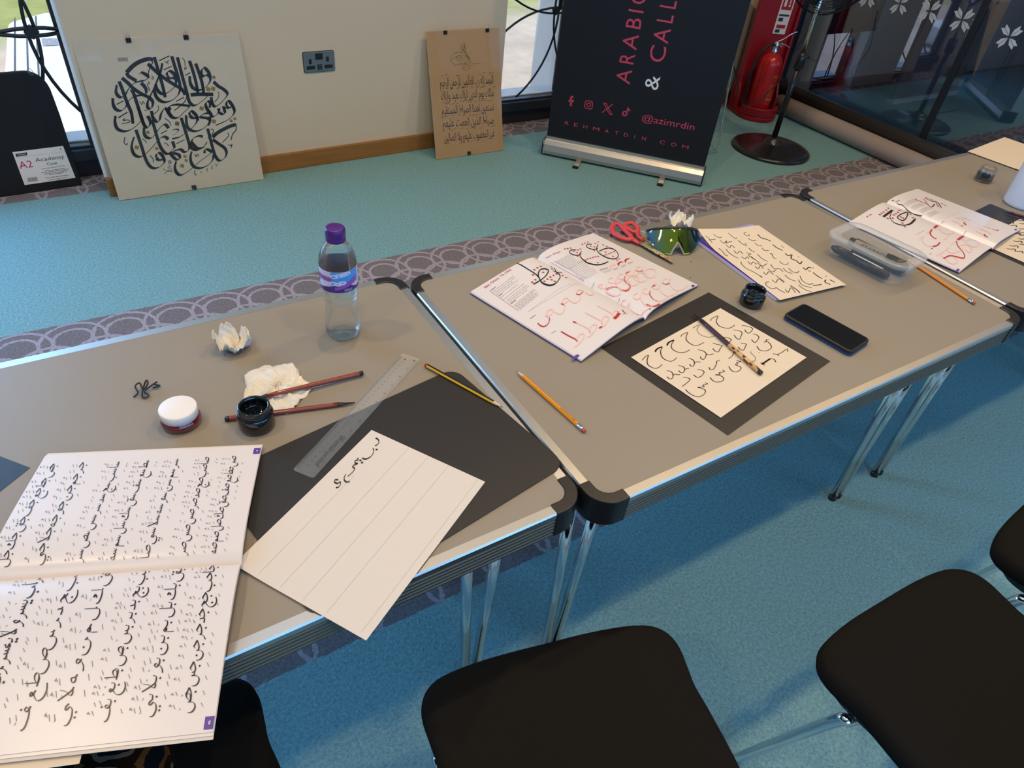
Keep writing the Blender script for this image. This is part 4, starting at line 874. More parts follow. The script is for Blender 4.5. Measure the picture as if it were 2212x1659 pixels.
for s in ([715, 203, 678, 212, 690, 238, 740, 250, 748, 232], [735, 285, 790, 316, 845, 308], [825, 350, 880, 386, 920, 378], [920, 415, 960, 450, 1015, 448], [1030, 500, 1055, 495, 1080, 550, 1120, 560], [1160, 598, 1200, 632, 1260, 642, 1280, 618], [1280, 690, 1340, 740, 1400, 755, 1428, 730], [1440, 798, 1480, 870, 1560, 912, 1620, 900],
          [465, 215, 520, 262, 560, 290, 575, 275], [600, 310, 650, 360, 710, 382, 690, 350], [740, 415, 790, 460, 825, 470], [860, 500, 920, 560, 1000, 600], [1040, 640, 1090, 700, 1160, 700, 1210, 740], [1210, 690, 1260, 740, 1340, 765], [1235, 785, 1300, 840, 1390, 872], [1420, 850, 1470, 920, 1600, 960], [1420, 920, 1500, 980, 1600, 1015],
          [350, 310, 400, 352, 440, 318, 432, 350, 490, 330, 515, 325], [430, 370, 480, 412, 505, 378, 550, 415], [540, 450, 580, 492, 622, 458, 660, 500], [640, 535, 690, 562, 720, 538, 742, 562], [710, 480, 770, 500, 740, 520, 850, 590], [730, 600, 770, 640, 800, 608, 850, 640], [770, 530, 860, 600, 900, 622], [830, 665, 870, 702, 900, 658, 945, 700], [860, 620, 930, 662, 990, 630],
          [940, 745, 980, 780, 1020, 738, 1080, 780], [1000, 700, 1060, 742, 1112, 718], [1060, 850, 1110, 890, 1150, 838, 1222, 890], [1110, 790, 1180, 842, 1230, 880], [1240, 980, 1280, 1022, 1320, 958, 1382, 1030], [640, 605, 640, 630, 700, 690, 800, 740, 900, 800, 930, 815], [885, 790, 920, 820], [1020, 880, 975, 890, 985, 930, 1060, 975, 1120, 960, 1160, 990, 1240, 1030],
          [150, 250, 200, 290, 240, 345], [200, 310, 290, 295], [260, 225, 300, 260, 350, 275, 370, 265], [330, 420, 370, 450, 430, 520, 455, 520], [430, 430, 470, 480, 560, 540, 600, 555]): pn.go(s, 0.0015)
o = obj('handwritten_sheet', mb, [P_CREAM, INK]); o.matrix_world = S7.M; tag(o, 'cream sheet crowded with rows of small handwriting beside the sunglasses', 'paper')

# ---- far right: blank cream sheet, black card with another written sheet
c = [at(*p, 0.7015) for p in ((2089.5, 327.9), (2170.9, 296.7), (2203, 378))]
ev = (c[0] - c[2]); ev.z = 0; Sx = Surf((c[2].x, c[2].y, 0.7006), (-ev.y * -1, ev.x * -1, 0), zf=lambda u, v: .0006)
ux_ = ((c[1] - c[0])); ux_.z = 0
Sx = Surf((c[0].x, c[0].y, 0.7028), (ux_.x, ux_.y, 0), zf=lambda u, v: .0006 + .010 * max(0, (-v - .14) / .12) ** 2)
mb = MB(); sheetmesh(mb, Sx, 0.310, 0.297, 0, -0.297, 4, 10); o = obj('blank_sheet', mb, P_CREAM); o.matrix_world = Sx.M
tag(o, 'blank cream sheet at the far right end of the tables', 'paper')
c = [at(*p, 0.7010) for p in ((2139.4, 439.5), (2138, 534), (2212, 572))]
eu = (c[2] - c[1]); eu.z = 0
Sx = Surf((c[1].x - 0.06, c[1].y + .02, 0.7003), (0.235, -0.03 - .10, 0)); Sx = None
d0 = at(2146, 545, .701); d1 = at(2212, 574, .701); eu = (d1 - d0); eu.z = 0; d2 = at(2139.4, 439.5, .701)
ev = Vector((-eu.y, eu.x, 0)).normalized(); hh = (d2 - d0).dot(ev); ub = (d2 - d0).dot(eu.normalized())
Sx = Surf((d0.x, d0.y, 0.7003), (eu.x, eu.y, 0)); mb = MB(); sheetmesh(mb, Sx, 0.40, abs(hh), min(ub, 0) , 0.0)
o = obj('black_mat', mb, P_BLACK); o.matrix_world = Sx.M; tag(o, 'black card at the right frame edge below the white cup', 'mat')
e0_ = at(2146, 537, .7025); e1_ = at(2212, 566, .7025); eu = (e1_ - e0_); eu.z = 0; e2_ = at(2170.5, 459, .7025); ev = Vector((-eu.y, eu.x, 0)).normalized()
S8 = Surf((e0_.x, e0_.y, 0.7012), (eu.x, eu.y, 0), zf=lambda u, v: .0006); hv = (e2_ - e0_).dot(ev); hu = (e2_ - e0_).dot(eu.normalized())
mb = MB(); sheetmesh(mb, S8, 0.21, hv, hu * .5, 0.0)
pn = Pen(mb, S8, 1840, 400, 5.946, 1)
for k, (x, y) in enumerate(((1955, 430), (1950, 470), (1990, 515), (2120, 455), (2130, 495), (2110, 560), (2120, 640), (2100, 610), (2040, 620), (2120, 690), (2060, 720), (2010, 780), (1980, 820), (2130, 760), (2070, 850))):
    pn.go([x + 6, y - 6, x + 60, y + 4, x + 118, y + 2, x + 122, y + 30], 0.0028, taper=.4)
o = obj('practice_sheet', mb, [P_CREAM, INK]); o.matrix_world = S8.M; tag(o, 'cream sheet with rows of hooked strokes cut by the right frame edge', 'paper')
# ------------------------------------------------------------------ posters leaning on the wall
M_linen = mat('linen_paper', rgb(205, 192, 172), 0.55, spec=0.3, noise=0.04, nscale=14); M_kraft = mat('kraft_paper', rgb(176, 140, 98), 0.55, spec=0.3, noise=0.06, nscale=18)
GOLD = mat('gold_ink', rgb(150, 122, 66), 0.4, 0.3); M_back = mat('poster_backing', rgb(225, 215, 195), 0.7); TAPE = mat('matt_tape', rgb(205, 196, 184), 0.35)
M_steel = mat('bright_steel', (0.75, 0.75, 0.76, 1), 0.2, 1.0)
def sleeve(S, w, h, parent):
    mb = MB(); mb.grid(lambda a, b: S.P(w * a, h * b), 14, 3); mb.v = [(a, b, c + 0.0016 + 0.0012 * math.sin(a * 23 + b * 2)) for a, b, c in mb.v]
    obj('clear_sleeve', mb, glassy('sleeve_film', (1, 1, 1, 1), 0.045, 0.06, (1, 1, 1, 1), True, 0.25), parent)
def leaning(a_px, b_px, top_y, h):
    A, B = at(*a_px, 0.0), at(*b_px, 0.0); e = (B - A); w = e.length; top = Vector((A.x, A.y, 0)); 
    dy = top_y - A.y; up = Vector((0, dy, math.sqrt(max(h * h - dy * dy, 1e-4))))
    return A, e, w, up
def clip(S, u, v, label, flip=1, grp='binder clips on the posters'):
    """binder clip straddling the sheet edge at (u, v); flip -1 = on the bottom edge"""
    M = S.M @ Matrix.Translation((u, v, 0.001)) @ (Matrix.Identity(4) if flip > 0 else Matrix.Rotation(math.pi, 4, 'Z'))
    t = thing('binder_clip', label, 'clip', M=M, group=grp)
    mb = MB(); mb.add([(-.0095, -.016, .003), (.0095, -.016, .003), (.0095, .001, .0075), (-.0095, .001, .0075), (-.0095, -.016, -.003), (.0095, -.016, -.003), (.0095, .001, -.0075), (-.0095, .001, -.0075)],
                      [(0, 1, 2, 3), (7, 6, 5, 4), (3, 2, 6, 7), (0, 3, 7, 4), (2, 1, 5, 6), (1, 0, 4, 5)]); obj('clip_body', mb, M_bplastic, t, bev=.001)
    lp = spline([(-.004, .0, .006), (-.006, .010, .009), (0, .019, .010), (.006, .010, .009), (.004, .0, .006)], 5)
    obj('clip_lever', MB().tube(lp, 0.0009, 6), M_steel, t)
A, e, w, up = leaning((258, 434), (570, 388), 2.838, 0.632)
SP = Surf((A.x, A.y, 0.002), (e.x, e.y, 0), ev=up, zf=lambda u, v: 0.0)
t = thing('calligraphy_poster', 'large pale poster with a round black Arabic composition, leaning against the wall', 'poster', M=SP.M)
obj('backing_board', MB().box((w / 2, 0.316, -0.003), (w, 0.632, 0.004)), M_back, t)
pm_ = MB(); sheetmesh(pm_, SP, w, 0.632, 0, 0, 2, 2, .0003)
pn = Pen(pm_, SP, 230, 110, 7.373, 1, ang=math.radians(32), mt=0.16, off=0.0005)
W9 = 0.0148
def many(pn, L, w, **k):
    for s in L: pn.go(s, w, **k)
many(pn, [[320, 345, 420, 240, 540, 165, 680, 125, 738, 150], [1340, 700, 1450, 690, 1580, 690, 1700, 692]], W9, ang=None)
many(pn, [[325, 350, 350, 400, 430, 450, 480, 480], [520, 372, 560, 345, 640, 385, 660, 430, 600, 470, 540, 482, 450, 510, 380, 570, 330, 640, 300, 700, 240, 735, 190, 720, 152, 650, 165, 540],
          [245, 430, 330, 500, 420, 590, 520, 660, 600, 705, 690, 750, 738, 820, 720, 900, 680, 920, 652, 880, 660, 800, 700, 710, 760, 590, 820, 440, 860, 340, 890, 195], [550, 510, 600, 560, 630, 620, 620, 690, 540, 705, 430, 730, 350, 800, 300, 900, 230, 950, 150, 930, 107, 850, 100, 750],
          [200, 485, 240, 580, 290, 720, 340, 850, 400, 1000, 420, 1160], [400, 615, 440, 700, 500, 880, 560, 1080, 600, 1180], [760, 95, 800, 230, 850, 400, 900, 580, 935, 740], [660, 205, 740, 280, 850, 380, 960, 460, 1100, 550, 1200, 610, 1255, 700],
          [1110, 470, 1090, 560, 1010, 640, 920, 685, 850, 665, 800, 600, 785, 530], [1172, 620, 1140, 700, 1060, 775, 950, 815, 870, 800, 800, 740, 768, 660, 762, 600], [960, 395, 970, 340, 1010, 322, 1070, 360, 1105, 430, 1112, 490], [965, 405, 1000, 435, 1060, 430, 1090, 440],
          [1040, 85, 1080, 220, 1130, 380, 1170, 540, 1172, 640], [1130, 100, 1180, 300, 1240, 520, 1290, 700, 1320, 810, 1380, 865, 1460, 845, 1560, 765, 1640, 695, 1700, 690], [1320, 155, 1370, 300, 1420, 480, 1455, 660], [1420, 200, 1470, 340, 1520, 500, 1548, 675],
          [1510, 375, 1520, 300, 1560, 272, 1620, 330, 1652, 420, 1640, 500, 1560, 595, 1460, 622, 1380, 590, 1335, 510, 1325, 400], [1512, 380, 1550, 400, 1600, 385, 1640, 405], [1705, 490, 1780, 560, 1870, 615, 1925, 685, 1880, 765, 1790, 855, 1720, 882, 1680, 820, 1668, 735],
          [1010, 935, 1010, 880, 1100, 855, 1220, 862, 1330, 880], [1330, 890, 1240, 970, 1150, 1055, 1060, 1062, 1000, 1005, 960, 935, 920, 920, 870, 1000, 845, 1100, 800, 1125, 742, 1065, 715, 955], [995, 900, 1000, 990, 1050, 1060], [1640, 905, 1650, 830, 1612, 803, 1580, 850, 1600, 920, 1650, 990, 1690, 1045, 1760, 1010, 1790, 950, 1780, 915],
          [1790, 980, 1850, 1005, 1885, 980, 1862, 880], [1650, 990, 1560, 1000, 1490, 1050, 1600, 1070, 1650, 1110, 1625, 1190], [1905, 875, 1920, 805, 1960, 808, 2010, 880, 2038, 960, 2000, 1040, 1900, 1115, 1740, 1185], [1910, 880, 1940, 905, 1985, 895], [1320, 1025, 1330, 970, 1370, 968, 1430, 1030, 1455, 1110], [1325, 1030, 1370, 1065, 1425, 1065]], W9)
many(pn, [[735, 150, 730, 195, 690, 270, 668, 345, 660, 425], [1280, 720, 1250, 800, 1180, 872, 1080, 950]], 0.0034, ang=None)
many(pn, [[840, 155, 1002, 78], [915, 300, 1037, 243], [1255, 390, 1332, 345], [1110, 803, 1232, 738], [160, 852, 266, 798], [190, 1062, 332, 978]], 0.0036, ang=None)
many(pn, [[925, 165, 960, 182, 992, 145], [990, 212, 962, 180], [1205, 110, 1245, 160, 1250, 230, 1272, 270, 1250, 296, 1240, 262], [1770, 650, 1792, 690, 1770, 760, 1720, 812], [720, 400, 750, 420, 740, 447, 715, 430], [655, 490, 690, 515, 652, 540, 690, 612], [530, 800, 560, 852, 585, 805, 605, 845], [600, 945, 642, 945], [820, 868, 832, 920, 800, 970, 738, 1012],
          [262, 1095, 290, 1078, 268, 1110, 340, 1098, 372, 1130, 245, 1162], [660, 600, 690, 640]], 0.0028, ang=None)
pn.dot([1710, 420], 0.0078, 2); pn.dot([1985, 1112, 2045, 1080], 0.0068, 2); pn.dia([1622, 610, 1700, 602, 1515, 915, 1712, 1122, 1125, 1155], 0.0115, 2, 1, .35)
pn = Pen(pm_, SP, 230, 230, 7.373, 1, ang=math.radians(32), mt=0.16, off=0.0005)
many(pn, [[145, 150, 135, 250, 170, 350, 260, 392, 360, 380, 460, 320, 550, 230], [500, 0, 560, 180, 600, 295, 650, 332, 690, 290, 692, 220, 655, 150], [725, 215, 770, 360, 810, 500, 850, 620, 900, 705, 960, 752, 1060, 740], [990, 345, 940, 290, 880, 310, 820, 380, 770, 450, 710, 502, 640, 490, 600, 430, 598, 335],
          [985, 525, 930, 482, 860, 502, 780, 590, 690, 690, 600, 772, 520, 802, 440, 760, 402, 660, 412, 570, 442, 485], [470, 370, 520, 520, 570, 670, 610, 800, 660, 910, 720, 972, 790, 982, 860, 952, 920, 890, 912, 815], [790, 815, 800, 760, 840, 740, 890, 782, 922, 855], [795, 820, 830, 850, 890, 845],
          [1455, 150, 1430, 260, 1350, 352, 1250, 430, 1150, 490, 1045, 515], [1640, 160, 1640, 240, 1560, 340, 1430, 392, 1330, 370, 1280, 300, 1268, 140], [1190, 180, 1240, 340, 1290, 500, 1320, 620, 1300, 700, 1240, 722, 1180, 685, 1100, 700, 1010, 745], [1050, 555, 1080, 650, 1040, 700, 1018, 740, 1060, 800, 1110, 842, 1165, 830, 1152, 770, 1060, 740],
          [1535, 480, 1470, 470, 1390, 500, 1358, 560, 1390, 612, 1450, 662, 1540, 645, 1602, 565], [1320, 600, 1370, 672, 1450, 690, 1560, 645], [1690, 525, 1780, 590, 1880, 662, 1912, 740, 1880, 822, 1800, 862, 1740, 800, 1700, 690, 1660, 540, 1610, 350], [1560, 745, 1570, 690, 1620, 688, 1668, 732, 1600, 792, 1500, 862, 1400, 950, 1300, 1032, 1180, 1092, 1110, 1042, 1090, 960, 1110, 875],
          [1705, 765, 1690, 850, 1620, 932, 1500, 982, 1400, 962, 1350, 892, 1338, 800, 1358, 715]], W9)
pn.go([2062, 285, 1960, 318, 1850, 370, 1750, 432, 1690, 492], W9, ang=None); pn.go([2062, 280, 2064, 370, 2010, 440, 1982, 535], 0.004, ang=None); pn.go([1050, 378, 1100, 362, 1145, 372, 1120, 420, 1055, 462], 0.008)
many(pn, [[865, 432, 967, 380], [1115, 592, 1242, 528], [190, 182, 332, 90], [1690, 358, 1702, 410, 1615, 510], [1930, 418, 1942, 470, 1845, 575], [1940, 608, 1980, 622, 2002, 598, 1985, 662], [575, 510, 620, 550, 636, 582], [920, 575, 970, 602, 990, 632], [690, 780, 740, 832, 745, 892], [295, 485, 280, 572, 320, 612, 332, 580], [930, 188, 1000, 240, 1025, 305], [1405, 755, 1430, 802, 1450, 760, 1472, 795],
          [985, 880, 1010, 862, 1030, 885, 1005, 908, 985, 880], [1405, 1015, 1410, 1080, 1438, 1092], [1690, 360, 1660, 370]], 0.0034, ang=None)
many(pn, [[905, 985, 915, 1000, 960, 1022, 1040, 1012, 1000, 968, 1035, 955], [920, 1072, 980, 1030, 1062, 1042], [985, 948, 1012, 940], [975, 965, 1000, 1000], [1500, 1030, 1517, 1062], [1612, 980, 1595, 1002, 1612, 1012, 1595, 1035], [1692, 940, 1672, 972, 1690, 980, 1672, 1000], [1735, 908, 1752, 952, 1768, 902]], 0.0020, ang=None)
pn.dot([660, 412, 800, 670, 1250, 795, 1270, 860], 0.0072, 2); pn.dia([482, 650, 1205, 945, 1125, 275], 0.0110, 2, 1, .35)
for q in (((165, 108), (340, 105), (345, 165), (180, 170)),):
    z = Pen(pm_, SP, 230, 110, 7.373); poly(pm_, SP, [z.uv(*p) for p in q], 3, .0004)
z = Pen(pm_, SP, 0, 0, 3.568); poly(pm_, SP, [z.uv(*p) for p in ((905, 445), (1190, 430), (1190, 470), (915, 478))], 3, .0004); poly(pm_, SP, [z.uv(*p) for p in ((595, 435), (775, 428), (780, 468), (605, 478))], 3, .0004)
obj('artwork', pm_, [M_linen, INK, GOLD, TAPE], t); sleeve(SP, w, 0.632, t)
u1, v1_ = SP.inv(277, 86); u2, v2_ = SP.inv(402, 82); u3, v3_ = SP.inv(421, 412)
clip(SP, u1, 0.632, 'black binder clip atop the round-lettering poster, nearer the left window'); clip(SP, u2, 0.632, 'black binder clip atop the round-lettering poster, nearer the wall socket')
clip(SP, u3, 0.004, 'small dark binder clip on the bottom edge of the large round-lettering poster', -1)

A, e, w, up = leaning((943, 346), (1087, 325), 2.862, 0.605)
SB = Surf((A.x, A.y, 0.002), (e.x, e.y, 0), ev=up)
t = thing('calligraphy_poster', 'narrow brown poster with lines of Arabic under a gold emblem, leaning by the window', 'poster', M=SB.M)
obj('backing_board', MB().box((w / 2, 0.3025, -0.003), (w, 0.605, 0.004)), M_back, t)
pm_ = MB(); sheetmesh(pm_, SB, w, 0.605, 0, 0, 2, 2, .0003)
LN = ['الحمد لله رب العالمين الرحمن الرحيم', 'مالك يوم الدين اياك نعبد واياك', 'نستعين اهدنا الصراط المستقيم', 'صراط الذين انعمت عليهم', 'غير المغضوب عليهم ولا الضالين']
pn = Pen(pm_, SB, 620, 0, 3.568, 1)
R = random.Random(3)
for ln, (xr, yr, xl, yl) in zip(LN, ((1590, 642, 1180, 668), (1592, 742, 1188, 768), (1594, 850, 1195, 882), (1594, 952, 1202, 980), (1600, 1052, 1212, 1090))):
    text(pm_, SB, shape(ln), pn.uv(xl, yl), pn.uv(xr, yr), 0.040, 1, .0005, shear=-0.06)
    for k in range(16):
        f = (k + R.random()) / 16; up_ = R.random() < .65; x = xl + (xr - xl) * f; y = yl + (yr - yl) * f + (-78 if up_ else 22) + R.uniform(-8, 8); pn.go([x, y, x + 16, y - 8], 0.0016, 1, None)
pn = Pen(pm_, SB, 910, 40, 10.37, 2)
many(pn, [[1330, 1012, 1240, 1005, 1160, 1015, 1100, 960, 1060, 880, 985, 700, 965, 560], [1085, 930, 1060, 850, 990, 760, 930, 700, 905, 570], [870, 600, 880, 700, 920, 760], [955, 520, 950, 690, 920, 780], [920, 780, 860, 760, 760, 765, 680, 840, 655, 920, 700, 1000, 790, 1030, 880, 1015, 905, 960],
          [630, 970, 720, 890, 820, 840, 890, 830, 900, 900, 850, 950, 790, 920, 780, 870, 850, 830, 895, 870], [900, 950, 1000, 860, 1060, 900, 1000, 980, 920, 1010], [905, 1100, 990, 1160, 1100, 1080, 1060, 960], [900, 1000, 930, 1100, 1000, 1080, 960, 1000, 1040, 1040, 1100, 1120], [920, 820, 1000, 830, 1070, 930], [940, 1060, 1010, 1010, 1050, 1080], [800, 870, 840, 900, 870, 860]], 0.0028, ang=None)
many(pn, [[985, 700, 965, 560], [905, 570, 925, 700], [950, 690, 1000, 800, 1080, 900]], 0.005, ang=None)
obj('artwork', pm_, [M_kraft, INK, GOLD], t); sleeve(SB, w, 0.605, t)
u1, _a = SB.inv(961, 62); u2, _a = SB.inv(1052, 58); u3, _a = SB.inv(1013, 332)
clip(SB, u1, 0.605, 'black binder clip on the top edge of the brown poster, nearer the wall socket'); clip(SB, u2, 0.605, 'black binder clip on the top edge of the brown poster, nearer the middle window')
clip(SB, u3, 0.004, 'small dark binder clip on the bottom edge of the brown poster', -1)
# a third sheet hangs higher up; only its lower edge and clip reach the picture
hs = onplane(560, 4, (0.22, 2.855, 0), (-.0375, 1, 0))
hx0 = onplane(430, -2, (0.22, 2.855, 0), (-.0375, 1, 0)); hx1 = onplane(1060, -30, (0.22, 2.855, 0), (-.0375, 1, 0)); ctr = (hx0 + hx1) / 2; zb_ = 0.812
t = thing('hanging_poster', 'hanging sheet high on the wall, only its bottom edge near the top of the view', 'poster', (ctr.x - .05, YW(ctr.x) - 0.010, zb_), 0.037)
obj('sheet', MB().box((0, 0, 0.40), (0.86, 0.004, 0.80)), M_linen, t); obj('bottom_batten', MB().box((0, 0, 0.006), (0.86, 0.010, 0.012)), M_back, t)
# double socket
so = thing('wall_socket', 'grey metal double wall socket with black inserts between the two posters', 'socket')
cs = sum((onplane(*p, (0.22, 2.857, 0), (-.0375, 1, 0)) for p in ((653, 114), (722, 109), (724, 152), (657, 158))), Vector()) / 4
so.location = (cs.x, YW(cs.x), cs.z); so.rotation_euler = (0, 0, 0.037)
M_plate = mat('socket_plate', rgb(118, 128, 132), 0.35, 0.55)
VX = Matrix.Rotation(math.radians(90), 4, 'X')
obj('face_plate', MB().prism(rrect(0.147, 0.087, 0.006), 0, 0.006, M=VX), M_plate, so, bev=.0015); obj('back_gasket', MB().prism(rrect(0.151, 0.091, 0.008), 0, 0.002, M=VX), M_bplastic, so)
ins = MB()
for (x, z, a, b2) in ((0, .024, .034, .026), (0, -.022, .020, .022), (-.043, -.022, .038, .014), (.043, -.022, .038, .014), (-.043, .004, .012, .020), (.040, .010, .012, .020)): ins.box((x, -.0068, z), (a, .003, b2))
obj('socket_insert', ins, M_bplastic, so)
us = MB()
for z in (-.017, -.027): us.box((0, -.0088, z), (.012, .001, .003))
obj('usb_slot', us, M_plate, so)
# ------------------------------------------------------------------ portfolio case with its label card
b0, b1 = at(178, 399, 0), at(0, 426, 0); e = (b0 - b1).normalized(); 
upv = Vector((0, 0.0, 1)); tilt = 0.075
SC_ = Surf((b0.x, b0.y - 0.006, 0.0), (e.x, e.y, 0), ev=(0, tilt, 1))
t = thing('portfolio_case', 'black zip portfolio case with a white label card, leaning in the left window', 'case', M=SC_.M)
hc = SC_.inv(110, 150)[1]; Wc = 0.66
M_case = mat('black_case_cloth', (0.012, 0.0115, 0.014, 1), 0.7, spec=0.3, bump=0.3, bscale=900)
pc = [(0, 0)] + [(p[0], p[1]) for p in rrect(Wc, hc * 2, 0.07, 8, -Wc / 2, 0)[:9]] 
tr = SC_.inv(118, 160)
pl_ = [(-Wc, 0), (0, 0)] + [(x, y) for x, y in [(tr[0] + .012, .5)]][:0]
prf = [(-Wc, 0.0), (0.0, 0.0), (0.003, 0.30)] + [(-0.075 + 0.075 * math.cos(math.radians(a)), hc - 0.085 + 0.085 * math.sin(math.radians(a))) for a in range(0, 91, 10)] + [(-Wc + .07 - .07 * math.sin(math.radians(a)), hc - .085 + .085 * math.cos(math.radians(a))) for a in range(0, 91, 15)]
obj('case_body', MB().prism(prf, -0.028, 0.0), M_case, t, bev=0.006, seg=3)
lc = MB(); pn = Pen(lc, SC_, 0, 0, 3.568, 0, off=.0010)
cc = [pn.uv(*p) for p in ((95, 1172), (485, 1124), (582, 1370), (190, 1426))]
poly(lc, SC_, cc, 0, .0008)
MAG = mat('magenta_print', rgb(190, 30, 105), 0.5); CARD = mat('white_card', rgb(232, 222, 216), 0.5); DGREY = mat('dark_print', (0.03, 0.03, 0.035, 1), 0.5)
text(lc, SC_, 'A2', pn.uv(155, 1300), pn.uv(258, 1287), 0.030, 1, .0012); text(lc, SC_, 'Academy', pn.uv(276, 1248), pn.uv(497, 1218), 0.0155, 2, .0012); text(lc, SC_, 'Case', pn.uv(365, 1275), pn.uv(442, 1263), 0.013, 2, .0012)
text(lc, SC_, 'Lightweight strong construction', pn.uv(322, 1305), pn.uv(500, 1278), 0.0042, 2, .0012); text(lc, SC_, 'www.mapac.com', pn.uv(375, 1392), pn.uv(515, 1370), 0.0062, 2, .0012)
for (x0, y0, x1, y1) in ((345, 1318, 500, 1296), (320, 1332, 530, 1302), (340, 1342, 522, 1316), (380, 1347, 490, 1330), (350, 1372, 530, 1348)):
    lines(pn, x0, y0, x0, y0, x1 - x0, y1 - y0, 1, 0.02, .0022, 2, sd=x0 + y0)
poly(lc, SC_, [pn.uv(*p) for p in ((118, 1186), (208, 1173), (210, 1196), (125, 1208))], 2, .0012); text(lc, SC_, 'MAPAC', pn.uv(136, 1198), pn.uv(198, 1190), 0.004, 0, .0015)
for k in range(14):
    x = 214 + 5.3 * k; pn.go([x, 1370 - .6 * k, x + 6, 1402 - .6 * k], .0010 if k % 3 else .0018, 2, None)
pn.dot([466, 1143], .0022, 1); pn.go([460, 1155, 474, 1153], .0026, 1, None); pn.go([100, 1215, 500, 1168], .0004, 2, None)
obj('label_card', lc, [CARD, MAG, DGREY], t)
tm = MB(); pn = Pen(tm, SC_, 0, 0, 3.568, 0, off=.001); ribbon(tm, SC_, [pn.uv(*p) for p in ((210, 535), (228, 528), (250, 548), (257, 570), (240, 578), (220, 562), (210, 535))], .0022, 0, off=.001); pn.go([222, 548, 238, 565], .003, 0, None)
obj('logo_patch', tm, mat('grey_stitch', (.16, .16, .17, 1), .5), t)

# ------------------------------------------------------------------ roll-up banner
b0, b1 = at(1170, 335, 0.0), at(1512, 405, 0.0); e = (b1 - b0); w = e.length; e.normalize(); nrm = Vector((e.y, -e.x, 0))
Mb = Matrix(((e.x, -nrm.x, 0, b0.x), (e.y, -nrm.y, 0, b0.y), (0, 0, 1, 0), (0, 0, 0, 1)))
t = thing('pull_up_banner', 'black pull-up banner with pink lettering standing in front of the window', 'banner', M=Mb)
pf = [(0.0, 0.012), (0.0, 0.030), (0.012, 0.060), (0.030, 0.078), (0.048, 0.082), (0.055, 0.078), (0.085, 0.060), (0.10, 0.03), (0.10, 0.012)]
mb = MB(); n = len(pf); vs = [(x, a, z) for x in (0.0, w) for a, z in pf]; mb.add(vs, [(i, i + n, i + 1 + n, i + 1) for i in range(n - 1)] + [(n - 1, 2 * n - 1, n, 0), tuple(range(n)), tuple(range(n, 2 * n))[::-1]])
M_cass = mat('champagne_aluminium', rgb(190, 184, 176), 0.28, 0.9)
ca = obj('cassette', mb, M_cass, t, bev=.002)
obj('end_cap', MB().box((-0.002, .05, .046), (.006, .104, .074)), M_bplastic, t); obj('end_cap', MB().box((w + .002, .05, .046), (.006, .104, .074)), M_bplastic, t)
obj('grip_rail', MB().box((w / 2, .050, .088), (w - .01, .014, .016)), M_alu, t)
for px, py in ((1248, 352), (1428, 392)):
    p = Mb.inverted() @ at(px, py, 0.01)
    f = obj('foot', MB().box((p.x, -0.020, .010), (.030, .14, .008)), M_cass, t, bev=.002); obj('foot_tip', MB().box((p.x, -.091, .009), (.032, .012, .014)), M_bplastic, f, bev=.004)
o_ = b0 - nrm * 0.052
SBn = Surf((o_.x, o_.y, 0.09), (e.x, e.y, 0), ev=(0, 0, 1))
Mloc = Mb.inverted() @ SBn.M
bm_ = MB(); HT = 1.95
PNK = mat('banner_pink', rgb(205, 66, 92), 0.55); BNAVY = mat('banner_black', (0.0125, 0.012, 0.0165, 1), 0.55, spec=0.3); BBACK = mat('banner_back', rgb(150, 145, 155), 0.6)
g = MB(); sheetmesh(g, SBn, w - .012, HT, .006, 0, 1, 1, .0006); bm_.add(g.v, g.f, 0)
bm_.add([SBn.P(.006, 0, -.0009), SBn.P(w - .006, 0, -.0009), SBn.P(w - .006, HT, -.0009), SBn.P(.006, HT, -.0009)], [(0, 3, 2, 1)], 3)
pn = Pen(bm_, SBn, 1140, 0, 3.568, 1, off=.0006)
def letter(ch, x0, y0, x1, y1, h, m=1): text(bm_, SBn, ch, pn.uv(x0, y0), pn.uv(x1, y1), h, m, .0008)
ua = pn.uv(795, 600)[0] + .004
def column(chars, u, m=1, hcap=0.075):
    for ch, ya, yb, xa in chars:
        va, vb = pn.uv(xa, ya)[1], pn.uv(xa, yb)[1]; text(bm_, SBn, ch, (u, va), (u, vb), hcap, m, .0008)
u_ar = pn.uv(795, 598)[0]; h_ar = u_ar - pn.uv(684, 577)[0]
column((('A', 655, 540, 795), ('R', 500, 420, 825), ('A', 392, 270, 850), ('B', 228, 148, 880), ('I', 104, 88, 897), ('C', 40, -60, 905), ('G', -100, -200, 925)), u_ar, 1, h_ar)
u_ca = pn.uv(1062, 420)[0]; h_ca = u_ca - pn.uv(937, 420)[0]
column((('C', 490, 362, 1062), ('A', 342, 222, 1085), ('L', 180, 118, 1110), ('L', 72, 10, 1140), ('I', -30, -45, 1150)), u_ca, 1, h_ca)
va, vb = pn.uv(1010, 700)[1], pn.uv(1010, 590)[1]; text(bm_, SBn, '&', (pn.uv(1010, 650)[0], va), (pn.uv(1010, 650)[0], vb), h_ca * .92, 2, .0008)
text(bm_, SBn, '@azimrdin', pn.uv(878, 930), pn.uv(1280, 1005), 0.034, 1, .0008)
s13 = 'REHMATDIN.COM'; xs_ = [300, 370, 442, 525, 608, 683, 755, 822, 893, 958, 1035, 1122, 1212]
for i, ch in enumerate(s13):
    x = xs_[i]; y = 955 + (1140 - 955) * (x - 300) / (1212 - 300); hw_ = {'I': 2, '.': 4, 'M': 24, 'O': 21, 'C': 20}.get(ch, 15)
    text(bm_, SBn, ch, pn.uv(x - hw_, y + 6 - hw_ * .2), pn.uv(x + hw_, y + 6 + hw_ * .2), 0.019 if ch != '.' else .004, 1, .0008)
